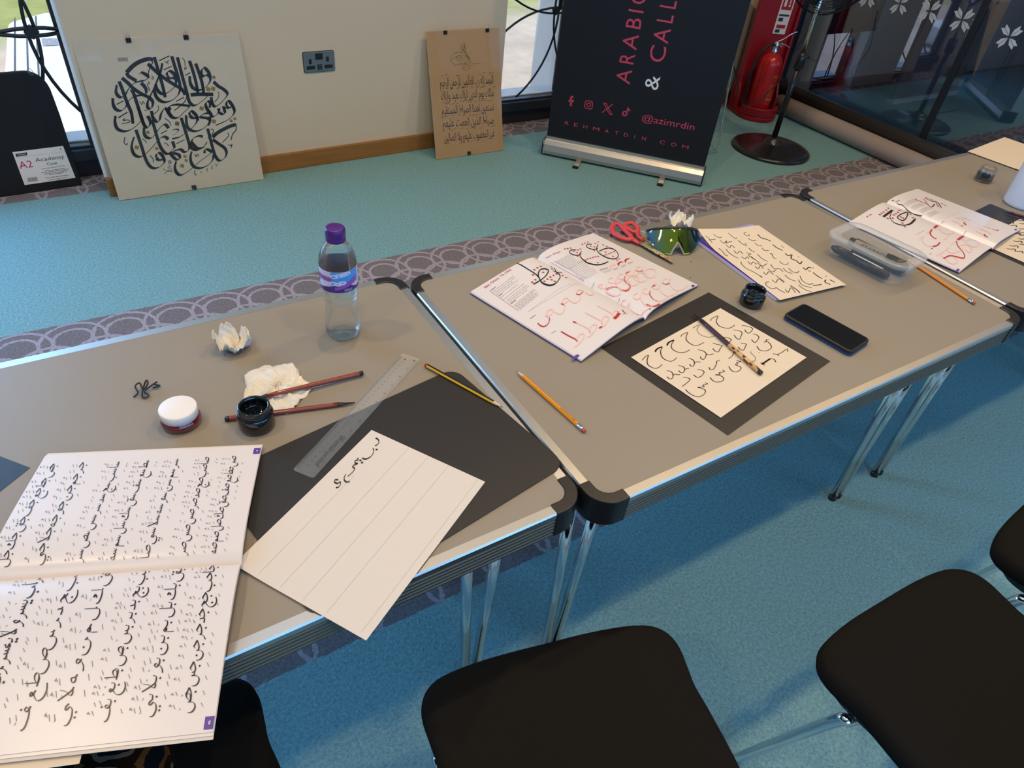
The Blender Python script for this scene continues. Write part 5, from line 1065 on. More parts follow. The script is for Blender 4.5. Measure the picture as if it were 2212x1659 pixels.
text(bm_, SBn, 'f', pn.uv(316, 812), pn.uv(350, 820), 0.034, 1, .0008); ribbon(bm_, SBn, [pn.uv(*p) for p in ((333, 818), (333, 755), (352, 745))], .0105, 1, off=.0009); ribbon(bm_, SBn, [pn.uv(*p) for p in ((313, 776), (352, 784))], .0075, 1, off=.0009)
cx_, cy_ = pn.uv(470, 808); rr_ = rrect(.040, .040, .011, 5, cx_, cy_); ribbon(bm_, SBn, rr_ + rr_[:2], .0042, 1, k=2, off=.0008)
ribbon(bm_, SBn, [(cx_ + .0095 * math.cos(a * math.pi / 8), cy_ + .0095 * math.sin(a * math.pi / 8)) for a in range(17)], .0042, 1, k=2, off=.0008); disc(bm_, SBn, (cx_ + .0125, cy_ + .0125), .0025, 1, .0008)
ribbon(bm_, SBn, [pn.uv(*p) for p in ((572, 868), (658, 800))], .0042, 1, off=.0008)
for dx in (0, 17): ribbon(bm_, SBn, [pn.uv(*p) for p in ((585 + dx, 794), (632 + dx, 882))], .0042, 1, off=.0009)
ribbon(bm_, SBn, [pn.uv(*p) for p in ((584, 794), (604, 797))], .0035, 1, off=.0009); ribbon(bm_, SBn, [pn.uv(*p) for p in ((630, 880), (652, 884))], .0035, 1, off=.0009)
cx_, cy_ = pn.uv(748, 875); ribbon(bm_, SBn, [(cx_ + .0105 * math.cos(math.radians(a)), cy_ + .0105 * math.sin(math.radians(a))) for a in range(70, 375, 15)], .0072, 1, k=2, off=.0008)
ribbon(bm_, SBn, [(cx_ + .0105, cy_), (cx_ + .0110, cy_ + .034)], .0075, 1, off=.0009); ribbon(bm_, SBn, [(cx_ + .011, cy_ + .032), (cx_ + .017, cy_ + .022), (cx_ + .026, cy_ + .020)], .0070, 1, off=.0009)
bm_.v = [tuple(Mloc @ Vector(v)) for v in bm_.v]
obj('printed_panel', bm_, [BNAVY, PNK, WHITEINK, BBACK], t)
obj('support_pole', MB().tube([(w / 2, .075, .03), (w / 2, .075, 2.02)], .009, 12), M_alu, t); obj('top_rail', MB().box((w / 2, .055, 2.045), (w, .02, .022)), M_alu, t)

# thin chrome stand behind the banner
p0 = at(1548, 326, .008); p1 = at(1500, 336, .008); pt = p0 + Vector((-.02, .06, .62))
cst = thing('chrome_stand', 'thin chrome tube stand with a bent foot behind the black banner', 'stand', (p0.x, p0.y, 0))
obj('tube_leg', MB().tube(spline([tuple(q - Vector((p0.x, p0.y, 0))) for q in (pt, p0.lerp(pt, .5), p0 + (pt - p0) * .03 + Vector((0, 0, .004)), p0 + Vector((-.012, .0, 0)), p1, p1 + Vector((-.12, .01, 0)))], 6), .0055, 10), M_chrome, cst)
obj('cross_bar', MB().tube([(-.02, .06, .62), (-.30, .14, .62)], .0055, 10), M_chrome, cst); obj('tube_leg', MB().tube([(-.30, .14, .62), (-.30, .14, .008)], .0055, 10), M_chrome, cst)

# ------------------------------------------------------------------ fire extinguisher and its stand
M_red = mat('red_enamel', rgb(196, 24, 26), 0.28, spec=0.5, coat=0.3); M_redp = mat('red_plastic', rgb(150, 16, 26), 0.38); M_rubber = mat('black_rubber', (.010, .010, .011, 1), .4)
ec = at(1636, 246, 0.02); EY = ec.y + 0.02; EX = ec.x
es = thing('extinguisher_stand', 'red plastic floor stand with a tall back holding the fire extinguisher', 'stand', (EX, EY, 0), math.radians(-25))
def arcp(r, a0, a1, n=16): return [(r * math.cos(math.radians(a0 + (a1 - a0) * k / n)), r * math.sin(math.radians(a0 + (a1 - a0) * k / n))) for k in range(n + 1)]
tray = arcp(0.135, 190, 350) + [(0.15, 0.13), (-0.15, 0.13)]
obj('tray', MB().prism(tray, 0, 0.03), M_redp, es, bev=.006)
rim_o, rim_i = arcp(0.135, 195, 345, 20), arcp(0.112, 195, 345, 20)
obj('tray_rim', MB().prism(rim_o + rim_i[::-1], 0.03, 0.085), M_redp, es, bev=.006, seg=3)
bkp = [(-.15, .03), (.15, .03), (.15, .12), (.125, .75), (.11, .80), (-.11, .80), (-.125, .75), (-.15, .12)]
obj('back_panel', MB().prism(bkp, -.135, -.115, M=Matrix.Rotation(math.radians(90), 4, 'X')), M_redp, es, bev=.004)
for sx in (-1, 1): obj('side_wing', MB().prism([(0.03, .03), (.135, .03), (.135, .80), (.095, .78), (.07, .20), (.03, .12)], sx * .135 - .008, sx * .135 + .008, M=Matrix(((0, 0, 1, 0), (1, 0, 0, 0), (0, 1, 0, 0), (0, 0, 0, 1)))), M_redp, es, bev=.004)
sg = MB(); sg.box((.045, .112, .62), (.085, .003, .26), m=0); sg.box((.045, .1095, .685), (.068, .002, .105), m=1); sg.box((.030, .108, .680), (.016, .002, .06), m=0); sg.box((.030, .108, .722), (.012, .002, .012), m=0)
sg.box((.060, .108, .69), (.006, .002, .05), m=0); sg.box((.060, .108, .655), (.012, .002, .01), m=0)
sg.box((.045, .1095, .600), (.066, .002, .010), m=2); sg.box((.030, .1095, .575), (.03, .002, .02), m=2); sg.box((.045, .1095, .535), (.06, .002, .02), m=1); sg.box((.03, .1095, .508), (.03, .002, .018), m=2)
obj('sign_plate', sg, [CARD, mat('sign_red', rgb(170, 30, 40), .5), DGREY], es)
ex = thing('fire_extinguisher', 'red fire extinguisher with black hose standing in its red floor stand', 'extinguisher', (EX, EY, 0.032), math.radians(-25))
bd = [(0.0, 0.0), (.066, 0.0), (.073, .008), (.0745, .02), (.0745, .30), (.071, .325), (.058, .350), (.036, .366), (.022, .370), (0, .371)]
lab = MB(); lab.lathe(bd, 40, 0)
YEL = mat('yellow_print', rgb(214, 170, 90), .5)
class Cyl:
    def __init__(s, r, a): s.r = r; s.a = a
    def P(s, u, v, off=0): q = s.a + u / s.r; return Vector(((s.r + off) * math.cos(q), (s.r + off) * math.sin(q), v))
CE = Cyl(.0745, math.radians(-70)); 
text(lab, CE, 'P50-FO', (-.012, .235), (.065, .235), .016, 1, .0006); text(lab, CE, 'FIRE EXTINGUISHER', (-.008, .222), (.065, .222), .005, 1, .0006); text(lab, CE, 'FOAM SPRAY', (-.004, .210), (.05, .210), .005, 1, .0006)
for v in (.195, .165, .135):
    for d in range(4): ribbon(lab, CE, [(.012, v - d * .006), (.06, v - d * .006)], .0011, 1)
    q = [(-.018, v + .004), (.004, v + .004), (.004, v - .020), (-.018, v - .020), (-.018, v + .004)]
    for i in range(4): ribbon(lab, CE, [q[i], q[i + 1]], .0009, 1, k=1)
    ribbon(lab, CE, [(-.014, v - .012), (-.006, v - .004), (0, v - .012)], .002, 1)
for a in range(3): disc(lab, CE, (-.012 + .022 * a, .100), .006, 1)
text(lab, CE, '34', (-.014, .068), (-.002, .068), .008, 1, .0006); 
for v in (.085, .078, .060): ribbon(lab, CE, [(-.016, v), (.05, v)], .0010, 1)
obj('cylinder', lab, [M_red, YEL], ex)
obj('valve', MB().lathe([(.020, .366), (.021, .384), (.015, .392), (.018, .41), (.018, .432), (.010, .437)], 18), M_steel, ex)
obj('lever', MB().tube(spline([(0.0, .0, .438), (.03, -.004, .455), (.075, -.008, .490), (.105, -.01, .505)], 5), .006, 8, flat=.5), M_steel, ex); obj('lever', MB().tube(spline([(0.008, 0, .425), (.05, -.004, .425), (.092, -.008, .408)], 5), .006, 8, flat=.5), M_steel, ex)
obj('safety_pin', MB().tube(spline([(.016, -.02, .438), (.03, -.03, .43), (.028, -.026, .415), (.016, -.02, .42)], 4), .0015, 6), M_steel, ex)
obj('hose', MB().tube(spline([(-.012, -.005, .418), (-.05, -.012, .416), (-.10, -.02, .37), (-.128, -.03, .28), (-.126, -.035, .16), (-.108, -.04, .045)], 8), .0088, 12), M_rubber, ex)
obj('nozzle', MB().tube([(-.108, -.04, .05), (-.104, -.041, .016)], [.011, .014], 12), M_rubber, ex)

# ------------------------------------------------------------------ pedestal fan and its cable
fc = Vector((3.115, 2.205, 0))
fan = thing('pedestal_fan', 'black pedestal fan with a round weighted base beside the glass screen', 'fan', fc)
M_fan = mat('fan_black', (.011, .010, .010, 1), .25, coat=.3)
obj('base', MB().lathe([(0, .0), (.228, 0.0), (.236, .006), (.236, .014), (.225, .022), (.20, .028), (.19, .0285), (.12, .038), (.065, .046), (.055, .048), (.045, .066), (.032, .082), (.0, .085)], 56), M_fan, fan)
obj('pole', MB().tube([(0, 0, .08), (0, 0, .54)], .0165, 18), M_fan, fan); obj('collar', MB().lathe([(.019, .47), (.027, .475), (.027, .555), (.020, .56)], 20), M_fan, fan)
obj('collar_knob', MB().tube([(.025, -.005, .535), (.048, -.010, .535)], .010, 10), M_fan, fan); obj('inner_pole', MB().tube([(0, 0, .55), (0, 0, .98)], .0115, 16), M_chrome, fan)
GZ, GR = 0.955, 0.205; th = math.radians(14)
Mg = Matrix.Translation((-.015, -.045, GZ)) @ Matrix.Rotation(math.radians(-36), 4, 'Z') @ Matrix.Rotation(th, 4, 'X')
gd = MB()
for k, r in enumerate([GR] + [GR * f for f in (.93, .86, .79, .72, .65, .58, .5, .42, .34, .26)]):
    for sd in (-1, 1):
        yy = sd * (.055 * (1 - (r / GR) ** 2) + .022 * (r < GR)); gd.tube([(r * math.cos(a * math.pi / 24), yy, r * math.sin(a * math.pi / 24)) for a in range(48)], .0055 if k == 0 else .0016, 6, closed=True)
for a in range(12):
    q = a * math.pi / 6
    for sd in (-1, 1): gd.tube([((GR * f) * math.cos(q), sd * (.055 * (1 - f * f) + .015 * (f < .98)), (GR * f) * math.sin(q)) for f in (.22, .5, .75, 1.0)], .0018, 6)
gd.xf(Mg); obj('guard', gd, M_fan, fan)
mo = MB().lathe([(0, -.09), (.045, -.088), (.06, -.06), (.06, .03), (0, .035)], 24).xf(Mg @ Matrix.Translation((0, .09, 0)) @ Matrix.Rotation(math.radians(90), 4, 'X')); obj('motor', mo, M_fan, fan)
for k in range(5):
    bl_ = MB().grid(lambda a, b: ((.03 + .145 * a) * math.cos(b * .8 + k * 1.2566), .02 * (b - .5) * 2 * a, (.03 + .145 * a) * math.sin(b * .8 + k * 1.2566)), 6, 5, 0, True, .0015); bl_.xf(Mg); obj('blade', bl_, M_bplastic, fan)
P_ = [at(1556, 300, .01) + Vector((-.1, .4, 0))]
cb = thing('power_cable', 'thin black cable drooping in front of the fire extinguisher to the fan pole', 'cable', (3.30, 2.45, 0))
def dp_(px, py, t): return Vector(CAM + ray(px, py) * t / 1486.95)
cpts = [dp_(1583, 135, 4.72), dp_(1593, 180, 4.60), dp_(1606, 224, 4.52), dp_(1632, 224, 4.50), dp_(1662, 196, 4.48), dp_(1690, 168, 4.45), dp_(1710, 122, 4.32), dp_(1748, 62, 4.24), dp_(1756, 30, 4.20)]
obj('cable_run', MB().tube([tuple(Vector(p) - Vector((3.30, 2.45, 0))) for p in spline(cpts, 6)], .0032, 8), M_rubber, cb)
# ------------------------------------------------------------------ things standing and lying on the tables
def flat_M(p, q, z=None):
    """frame at p with x towards q, z up"""
    e = (q - p); L = e.length; e.normalize(); y = Vector((0, 0, 1)).cross(e).normalized(); n = e.cross(y)
    return Matrix(((e.x, y.x, n.x, p.x), (e.y, y.y, n.y, p.y), (e.z, y.z, n.z, p.z), (0, 0, 0, 1))), L
def mixglass(name, col, ior, k=0.5, rough=0.0):
    m = bpy.data.materials.new(name); m.use_nodes = True; nt = m.node_tree; nt.nodes.remove(nt.nodes['Principled BSDF'])
    g = nt.nodes.new('ShaderNodeBsdfGlass'); g.inputs['IOR'].default_value = ior; g.inputs['Color'].default_value = col; g.inputs['Roughness'].default_value = rough
    t = nt.nodes.new('ShaderNodeBsdfTransparent'); t.inputs[0].default_value = col; mx = nt.nodes.new('ShaderNodeMixShader'); mx.inputs[0].default_value = k
    nt.links.new(t.outputs[0], mx.inputs[1]); nt.links.new(g.outputs[0], mx.inputs[2]); nt.links.new(mx.outputs[0], nt.nodes['Material Output'].inputs[0]); return m
# water bottle
bc = at(742, 719, TZ)
bo = thing('water_bottle', 'clear plastic water bottle with a purple cap and label on the left table', 'bottle', (bc.x, bc.y, TZ), math.radians(-55))
M_pet = mixglass('clear_bottle', (0.96, 0.98, 0.99, 1), 1.30, 0.55)
pr = [(0.0, .006), (.012, .004), (.020, .0015), (.026, .002), (.030, .008), (.0318, .018), (.0315, .030), (.0290, .045), (.0278, .060), (.0282, .075), (.0295, .085), (.0305, .092), (.0298, .095), (.0318, .099), (.0310, .103), (.0322, .107),
      (.0322, .150), (.0312, .152), (.0322, .155), (.0318, .160), (.0300, .168), (.0262, .178), (.0205, .188), (.0155, .194), (.0140, .197), (.0140, .201), (0, .201)]
obj('body', MB().lathe(pr, 48, wob=lambda q, z: 1 + (.035 * math.cos(5 * q) * max(0, 1 - z / .022) if z < .022 else .006 * math.cos(10 * q + z * 260) * (.03 < z < .09))), M_pet, bo)
M_cap2 = mat('purple_cap', rgb(72, 28, 110), 0.35)
cp = MB().lathe([(.0160, .194), (.0168, .195), (.0168, .200), (.0163, .2012), (.0168, .2022), (.0170, .2135), (.0160, .2175), (.0140, .2190), (.010, .2182), (0, .2180)], 40, wob=lambda q, z: 1 + .006 * math.cos(60 * q) * (.203 < z < .214))
obj('cap', cp, M_cap2, bo)
class CylB(Cyl): pass
LV_ = mat('label_violet', rgb(74, 36, 120), .4); LS = mat('label_pale', rgb(205, 200, 222), .4); LB = mat('label_blue', rgb(64, 148, 222), .4); LM = mat('label_mauve', rgb(140, 84, 160), .4)
lb = MB(); RL = .0328; CL = CylB(RL, math.radians(-92))
def lpatch(u0, u1, lo, hi, m, off=0.0):
    n = 18; vs = []
    for k in range(n + 1):
        u = u0 + (u1 - u0) * k / n; vs += [CL.P(u, lo(u), off), CL.P(u, hi(u), off)]
    lb.add(vs, [(2 * k, 2 * k + 2, 2 * k + 3, 2 * k + 1) for k in range(n)], m, True)
cst_ = lambda v: (lambda u: v)
hump = lambda b, a, c, w_: (lambda u: b + a * math.exp(-((u - c) / w_) ** 2))
lpatch(-.100, .104, cst_(.109), cst_(.150), 1)
lpatch(-.100, .104, cst_(.109), lambda u: .1175 + .004 * math.sin(u * 70 + .5) + .008 * math.exp(-((u - .034) / .016) ** 2), 0, .0003)
lpatch(.008, .060, lambda u: .122 + .006 * math.sin((u - .01) * 60), cst_(.1495), 2, .0003)
lpatch(-.030, .012, cst_(.131), cst_(.1395), 3, .0003); lpatch(.014, .055, lambda u: .115 + .010 * max(0, (u - .02) / .035), lambda u: .121 + .018 * max(0, (u - .02) / .035), 3, .0004)
for c_, v_ in ((.014, .142), (.022, .1435), (.030, .145), (.036, .146), (.012, .128), (.020, .127), (.027, .129)):
    lb.add([CL.P(c_ + .0075 * math.cos(a * .524), v_ + .004 * math.sin(a * .524), .0006) for a in range(12)], [tuple(range(12))], 1)
text(lb, CL, 'HIGHLAND', (-.082, .133), (-.020, .1225), .011, 4, .0007); text(lb, CL, 'SPRING', (-.066, .122), (-.030, .1165), .006, 4, .0007); text(lb, CL, '500ml', (.030, .1115), (.044, .1115), .005, 1, .0007)
obj('label', lb, [LV_, LS, LB, LM, DGREY], bo)
# crumpled tissues
M_tis = mat('tissue', rgb(226, 219, 205), 0.9, spec=0.1); M_tis2 = mat('stained_tissue', rgb(214, 207, 194), 0.9, spec=0.1, noise=0.2, nscale=38)
def tissue(name, label, c, rad, hgt, petals, seed, m=M_tis, flat=0.0, rz=0.0):
    R = random.Random(seed); ph = [R.uniform(0, 6.28) for _ in range(8)]; amp = [R.uniform(.5, 1) for _ in range(petals)]; NU, NV = 72, 16
    def f(a, b):
        q = 2 * math.pi * a; r = b
        k = petals * a; lobe = amp[int(k) % petals] * math.sin(math.pi * (k % 1)) ** .8
        z = hgt * (r ** 1.4) * (.18 + .82 * lobe) * (1 - flat) + hgt * flat * (.5 + .5 * math.sin(3 * q + ph[0]) * math.sin(r * 7 + ph[1])) * (1 - r ** 4) * min(1, r * 3 + .4)
        z += .0035 * math.sin(9 * q + ph[2] + 6 * r) * r + .0028 * math.sin(17 * q + ph[3] - 9 * r) * r + .0018 * math.sin(29 * q + ph[4] + 21 * r)
        rr = rad * r * (1 - .35 * (1 - flat) * (z / max(hgt, 1e-4)) * r) * (.72 + .34 * (lobe if flat < .5 else .5 + .5 * math.sin(2 * q + ph[5]) * .6 + .25 * math.sin(5 * q + ph[6])))
        return (rr * math.cos(q + .25 * math.sin(4 * r + ph[7])), rr * math.sin(q + .25 * math.sin(4 * r + ph[7])), max(.0006, z + .001))
    mb = MB().grid(f, NU, NV, 0, True); o = obj(name, mb, m); o.location = (c.x, c.y, TZ); o.rotation_euler = (0, 0, rz)
    md = o.modifiers.new('thick', 'SOLIDIFY'); md.thickness = .0007; md.offset = 1
    return tag(o, label, 'tissue')
tissue('crumpled_tissue', 'crumpled white tissue opened like a flower, left of the water bottle', at(507, 752), .043, .044, 5, 11, M_tis2, 0.0, .9)
tissue('crumpled_tissue', 'flattened ink-stained tissue lying under the red reed pen', at(597, 838), .064, .011, 4, 5, M_tis2, 0.9, .4)
tissue('crumpled_tissue', 'small white crumpled tissue standing just behind the mirrored sunglasses', at(1465, 494), .042, .050, 4, 23, M_tis, 0.0, .4)
# jars
M_ink_glass = mat('ink_filled_glass', (.004, .004, .005, 1), .05, spec=.6, coat=.6); M_clear = mixglass('jar_glass', (.97, .98, .98, 1), 1.45, .5); M_lidw = mat('white_lid', rgb(226, 220, 214), .45)
jp = [(0, 0), (.024, 0), (.0275, .003), (.028, .008), (.028, .026), (.0265, .0295), (.0235, .031), (.0232, .033), (.0240, .034), (.0240, .036), (.0230, .0368), (.0240, .0378), (.0242, .0405), (.0230, .042), (.0205, .0415), (.0200, .034), (.0195, .020), (0, .020)]
def jar(label, c, s=1.0):
    t = thing('ink_jar', label, 'jar', (c.x, c.y, TZ)); obj('glass_body', MB().lathe([(r * s, z * s) for r, z in jp[:-1]] + [(.0193 * s, .020 * s)], 40), M_ink_glass, t)
    obj('ink', MB().lathe([(0, .0195 * s), (.0200 * s, .0200 * s), (.0200 * s, .022 * s), (0, .022 * s)], 30), mat('wet_ink', (.003, .003, .004, 1), .02), t); return t
jar('open black ink jar beside the two reed pens on the left table', at(556, 918), 1.0); jar('open black ink jar between the phone and the practice letters', at(1621, 656), .94)
c = at(2122, 390); t = thing('ink_jar', 'small clear jar half full of black ink near the white cup', 'jar', (c.x, c.y, TZ))
obj('glass_body', MB().lathe([(0, 0), (.0235, 0), (.026, .003), (.0262, .026), (.024, .030), (.0225, .033), (.0235, .035), (.0235, .043), (.022, .045), (.020, .044), (.0205, .034), (.0235, .027), (.0238, .005), (0, .004)], 40), M_clear, t)
obj('ink', MB().lathe([(0, .0045), (.0234, .0052), (.0234, .022), (0, .022)], 36), mat('wet_ink', (.003, .003, .004, 1), .02), t)
c = at(393, 912); t = thing('lidded_jar', 'small glass jar of red ink with a white lid, near the black cord', 'jar', (c.x, c.y, TZ))
obj('glass_body', MB().lathe([(0, 0), (.024, 0), (.028, .002), (.0298, .006), (.0298, .011), (.028, .015), (.0255, .017), (.0255, .022), (0, .022)], 44), mat('red_ink_glass', (.11, .004, .010, 1), .04, spec=.7, coat=1.0), t)
obj('lid', MB().lathe([(.0262, .0165), (.0275, .017), (.0278, .030), (.0270, .0318), (.0262, .0322), (0, .0322)], 48), M_lidw, t)
# black cord scrap
c = at(317, 848); cd = spline([(-.018, -.010, .003), (-.012, -.002, .004), (-.015, .008, .010), (-.008, .012, .012), (-.004, .002, .005), (.004, .008, .012), (.002, .014, .014), (-.004, .006, .006), (-.006, -.010, .004), (-.002, -.016, .003), (.004, -.012, .004), (-.002, -.004, .006), (.008, .006, .008), (.016, .016, .006), (.012, .010, .007), (.020, .008, .004), (.010, .004, .005)], 6)
o = obj('cord_scrap', MB().tube(cd, .0014, 8), M_rubber); o.location = (c.x, c.y, TZ); o.rotation_euler = (0, 0, -.2); tag(o, 'knotted scrap of thin black cord left of the white-lidded jar', 'cord')
# pencils and pens
M_yel = mat('yellow_lacquer', rgb(226, 176, 34), .3, coat=.3); M_ora = mat('orange_lacquer', rgb(224, 140, 22), .3, coat=.3); M_blk = mat('black_lacquer', (.012, .011, .011, 1), .3); M_cedar = mat('bare_wood', rgb(222, 188, 150), .7); M_lead = mat('graphite', (.06, .06, .065, 1), .4)
M_erase = mat('pink_eraser', rgb(182, 84, 74), .8); M_ferr = mat('ferrule_metal', (.80, .79, .76, 1), .25, 1.0)
def hexa(r, x0, x1, m=0, r1=None, stripe=False):
    mb = MB(); r1 = r if r1 is None else r1; vs = [(x, rr * math.sin(math.radians(60 * k + 30)), rr * math.cos(math.radians(60 * k + 30))) for x, rr in ((x0, r), (x1, r1)) for k in range(6)]
    for k in range(6):
        mb.add([vs[k], vs[(k + 1) % 6], vs[6 + (k + 1) % 6], vs[6 + k]], [(0, 3, 2, 1)], (k % 2) if stripe else 0)
    mb.add(vs[:6], [tuple(range(6))]); mb.add(vs[6:], [tuple(range(6))[::-1]]); return mb
def pencil(label, butt, tip, z0, z1, body, eraser=True, stripe=False, writing=None):
    p = at(*butt, TZ + z0); q = at(*tip, TZ + z1); M, L = flat_M(p, q)
    t = thing('pencil', label, 'pencil', M=M); r = .0037; b0 = .018 if eraser else .004
    mb = hexa(r, b0, L - .019, 0, None, stripe)
    if writing:
        class FS:
            def P(s, u, v, off=0): return Vector((u, v, r * .866 + off))
        text(mb, FS(), writing, (b0 + .045, -.0012), (b0 + .008, -.0012), .0024, 2, .0003, flip=-1)
    obj('shaft', mb, [body, M_blk, DGREY], t)
    obj('sharpened_end', MB().tube([(L - .0192, 0, 0), (L - .004, 0, 0)], [r * .93, .0010], 12), M_cedar, t); obj('lead', MB().tube([(L - .0045, 0, 0), (L, 0, 0)], [.0010, .0002], 8), M_lead, t)
    if eraser:
        obj('ferrule', MB().tube([(.006, 0, 0), (.009, 0, 0), (.010, 0, 0), (.014, 0, 0), (.015, 0, 0), (.0185, 0, 0)], [.0038, .0038, .0034, .0038, .0034, .0038], 14), M_ferr, t); obj('eraser', MB().tube([(0, 0, 0), (.001, 0, 0), (.007, 0, 0)], [.0028, .0034, .0034], 14), M_erase, t)
    else: obj('dipped_end', MB().tube([(0, 0, 0), (.0045, 0, 0)], [.0033, .0038], 12), mat('red_dip', rgb(150, 40, 36), .35), t)
    return t
pencil('yellow pencil with black stripes lying at the top corner of the large black mat', (919, 788), (1086, 880), .0048, .0050, M_yel, False, True)
pencil('orange pencil with a pink eraser lying alone near the left end of the middle table', (1264, 932), (1116, 801), .0040, .0040, M_ora, True, False, 'Oxford HB')
pencil('orange pencil poking out from under the clear pen box', (2106, 656), (1955, 557), .0040, .0040, M_ora, True)
def reed(label, butt, tip, z0, z1, mats, r=.0042, bands=()):
    p = at(*butt, TZ + z0); q = at(*tip, TZ + z1); M, L = flat_M(p, q); t = thing('reed_pen', label, 'pen', M=M)
    n = 10; xs = [0, .0008] + [.001 + (L * .86 - .001) * k / n for k in range(1, n + 1)]; mb = MB().tube([(x, 0, 0) for x in xs], [r * .92] + [r * (1.0 - .12 * x / L) for x in xs[1:]], 16); obj('shaft', mb, mats[0], t)
    obj('butt_end', MB().tube([(-.0006, 0, 0), (.006, 0, 0)], r * 1.03, 16), mats[1], t)
    nb_ = MB(); vs = []
    for k in range(9):
        f = k / 8; x = L * .855 + L * .145 * f; rr = r * .88 * (1 - .62 * f); top = rr * (1 - 1.55 * f ** .7)
        for j in range(10):
            q_ = 2 * math.pi * j / 10; y, z = rr * math.cos(q_), rr * math.sin(q_); vs.append((x, y, min(z, top)))
    nb_.add(vs, [(k * 10 + j, (k + 1) * 10 + j, (k + 1) * 10 + (j + 1) % 10, k * 10 + (j + 1) % 10) for k in range(8) for j in range(10)], 0, True); nb_.f += [list(range(10)), list(range(80, 90))[::-1]]; nb_.m += [0, 0]; nb_.s += [False, False]
    obj('nib', nb_, mats[1], t)
    if bands:
        bb = MB(); R = random.Random(4); b0, b1 = bands
        obj('bamboo_grip', MB().tube([(.006, 0, 0), (b1, 0, 0)], r * 1.02, 18), mats[2], t)
    return t
M_reed = mat('red_brown_reed', rgb(126, 48, 26), .28, coat=.4, noise=.3, nscale=60); M_dark = mat('dark_horn', (.022, .010, .008, 1), .3); M_pur = mat('dark_purple_reed', rgb(62, 24, 38), .3, coat=.4)
def bamboo():
    m = mat('spotted_bamboo', rgb(206, 158, 96), .32, coat=.3); nt = m.node_tree; g = NG(m); tc = nt.nodes.new('ShaderNodeTexCoord')
    v = nt.nodes.new('ShaderNodeTexVoronoi'); v.inputs['Scale'].default_value = 150; mp = nt.nodes.new('ShaderNodeMapping'); mp.inputs['Scale'].default_value = (.55, 1, 1); nt.links.new(tc.outputs['Object'], mp.inputs[0]); nt.links.new(mp.outputs[0], v.inputs['Vector'])
    f = g.op('LESS_THAN', v.outputs['Distance'], .42); nt.links.new(g.mix(f, rgb(208, 160, 98), rgb(96, 48, 30)), nt.nodes['Principled BSDF'].inputs['Base Color']); return m
reed('red-brown reed pen resting on the flattened tissue, nib towards the ink jar', (783, 806), (541, 863), .006, .0135, (M_reed, M_dark)); reed('reddish reed pen behind the black ink jar, its nib towards the ruler', (487, 905), (767, 869), .0045, .0045, (M_reed, M_dark))
reed('dark purple reed pen with a spotted bamboo grip lying across the practice letters', (1644, 806), (1498, 677), .0075, .0075, (M_pur, M_dark, bamboo()), .0046, (.006, .092))
reed('dark red reed pen at the right frame edge on the black card', (2290, 490), (2166, 455), .0075, .0065, (mat('dark_red_reed', rgb(86, 18, 28), .3, coat=.4), M_dark), .0042)
# clear ruler
def frosted(name, k, col=(.9, .92, .92, 1)):
    m = bpy.data.materials.new(name); m.use_nodes = True; nt = m.node_tree; b = nt.nodes['Principled BSDF']; b.inputs['Base Color'].default_value = col; b.inputs['Roughness'].default_value = .22; b.inputs['Specular IOR Level'].default_value = .6
    tr = nt.nodes.new('ShaderNodeBsdfTransparent'); mx = nt.nodes.new('ShaderNodeMixShader'); mx.inputs[0].default_value = k; nt.links.new(tr.outputs[0], mx.inputs[1]); nt.links.new(b.outputs[0], mx.inputs[2]); nt.links.new(mx.outputs[0], nt.nodes['Material Output'].inputs[0]); return m
c = [at(*p, TZ + .0042) for p in ((632, 1015), (867, 765), (908, 775), (678, 1032))]
M, L = flat_M(c[0], c[1]); M.translation = c[0]; wv = (M.inverted() @ ((c[2] + c[3]) / 2)).y; Wr = abs(wv); sgn = 1 if wv > 0 else -1
t = thing('ruler', 'long clear plastic ruler lying across the corner of the large black mat', 'ruler', M=M)
M_rul = frosted('clear_acrylic', .08, (.78, .82, .86, 1)); M_tick = mat('ruler_tick', (.05, .05, .055, 1), .5)
L = .322
ol = rrect(L, Wr, .004, 4, L / 2, sgn * Wr / 2)
obj('blade', MB().prism(ol, -.0009, .0009), M_rul, t, bev=.0005)
tk = MB()
class FR:
    def P(s, u, v, off=0): return Vector((u, v * sgn, .0010 + off))
fr = FR()
for k in range(0, 305):
    x = .008 + k * .001; h_ = .007 if k % 10 == 0 else (.0045 if k % 5 == 0 else .0028); tk.add([fr.P(x, .0012), fr.P(x + .0004, .0012), fr.P(x + .0004, .0012 + h_), fr.P(x, .0012 + h_)], [(0, 1, 2, 3)])
for k in range(0, 97):
    x = .008 + k * .003175; h_ = .006 if k % 8 == 0 else .0032; tk.add([fr.P(x, Wr - .0012), fr.P(x + .0004, Wr - .0012), fr.P(x + .0004, Wr - .0012 - h_), fr.P(x, Wr - .0012 - h_)], [(0, 1, 2, 3)])
for k in range(1, 31): text(tk, fr, str(31 - k), (.008 + k * .010 + .0015, .0125), (.008 + k * .010 - .0015, .0125), .0026, 0, 0, flip=-1)
for k in range(1, 13): text(tk, fr, str(13 - k), (.008 + k * .0254 + .0015 * (1 + (k < 4)), Wr - .0085), (.008 + k * .0254 - .0015, Wr - .0085), .0030, 0, 0, flip=-1)
text(tk, fr, 'Shatterproof', (.094, Wr * .60), (.022, Wr * .60), .0085, 0, 0, flip=-1)
obj('markings', tk, M_tick, t)
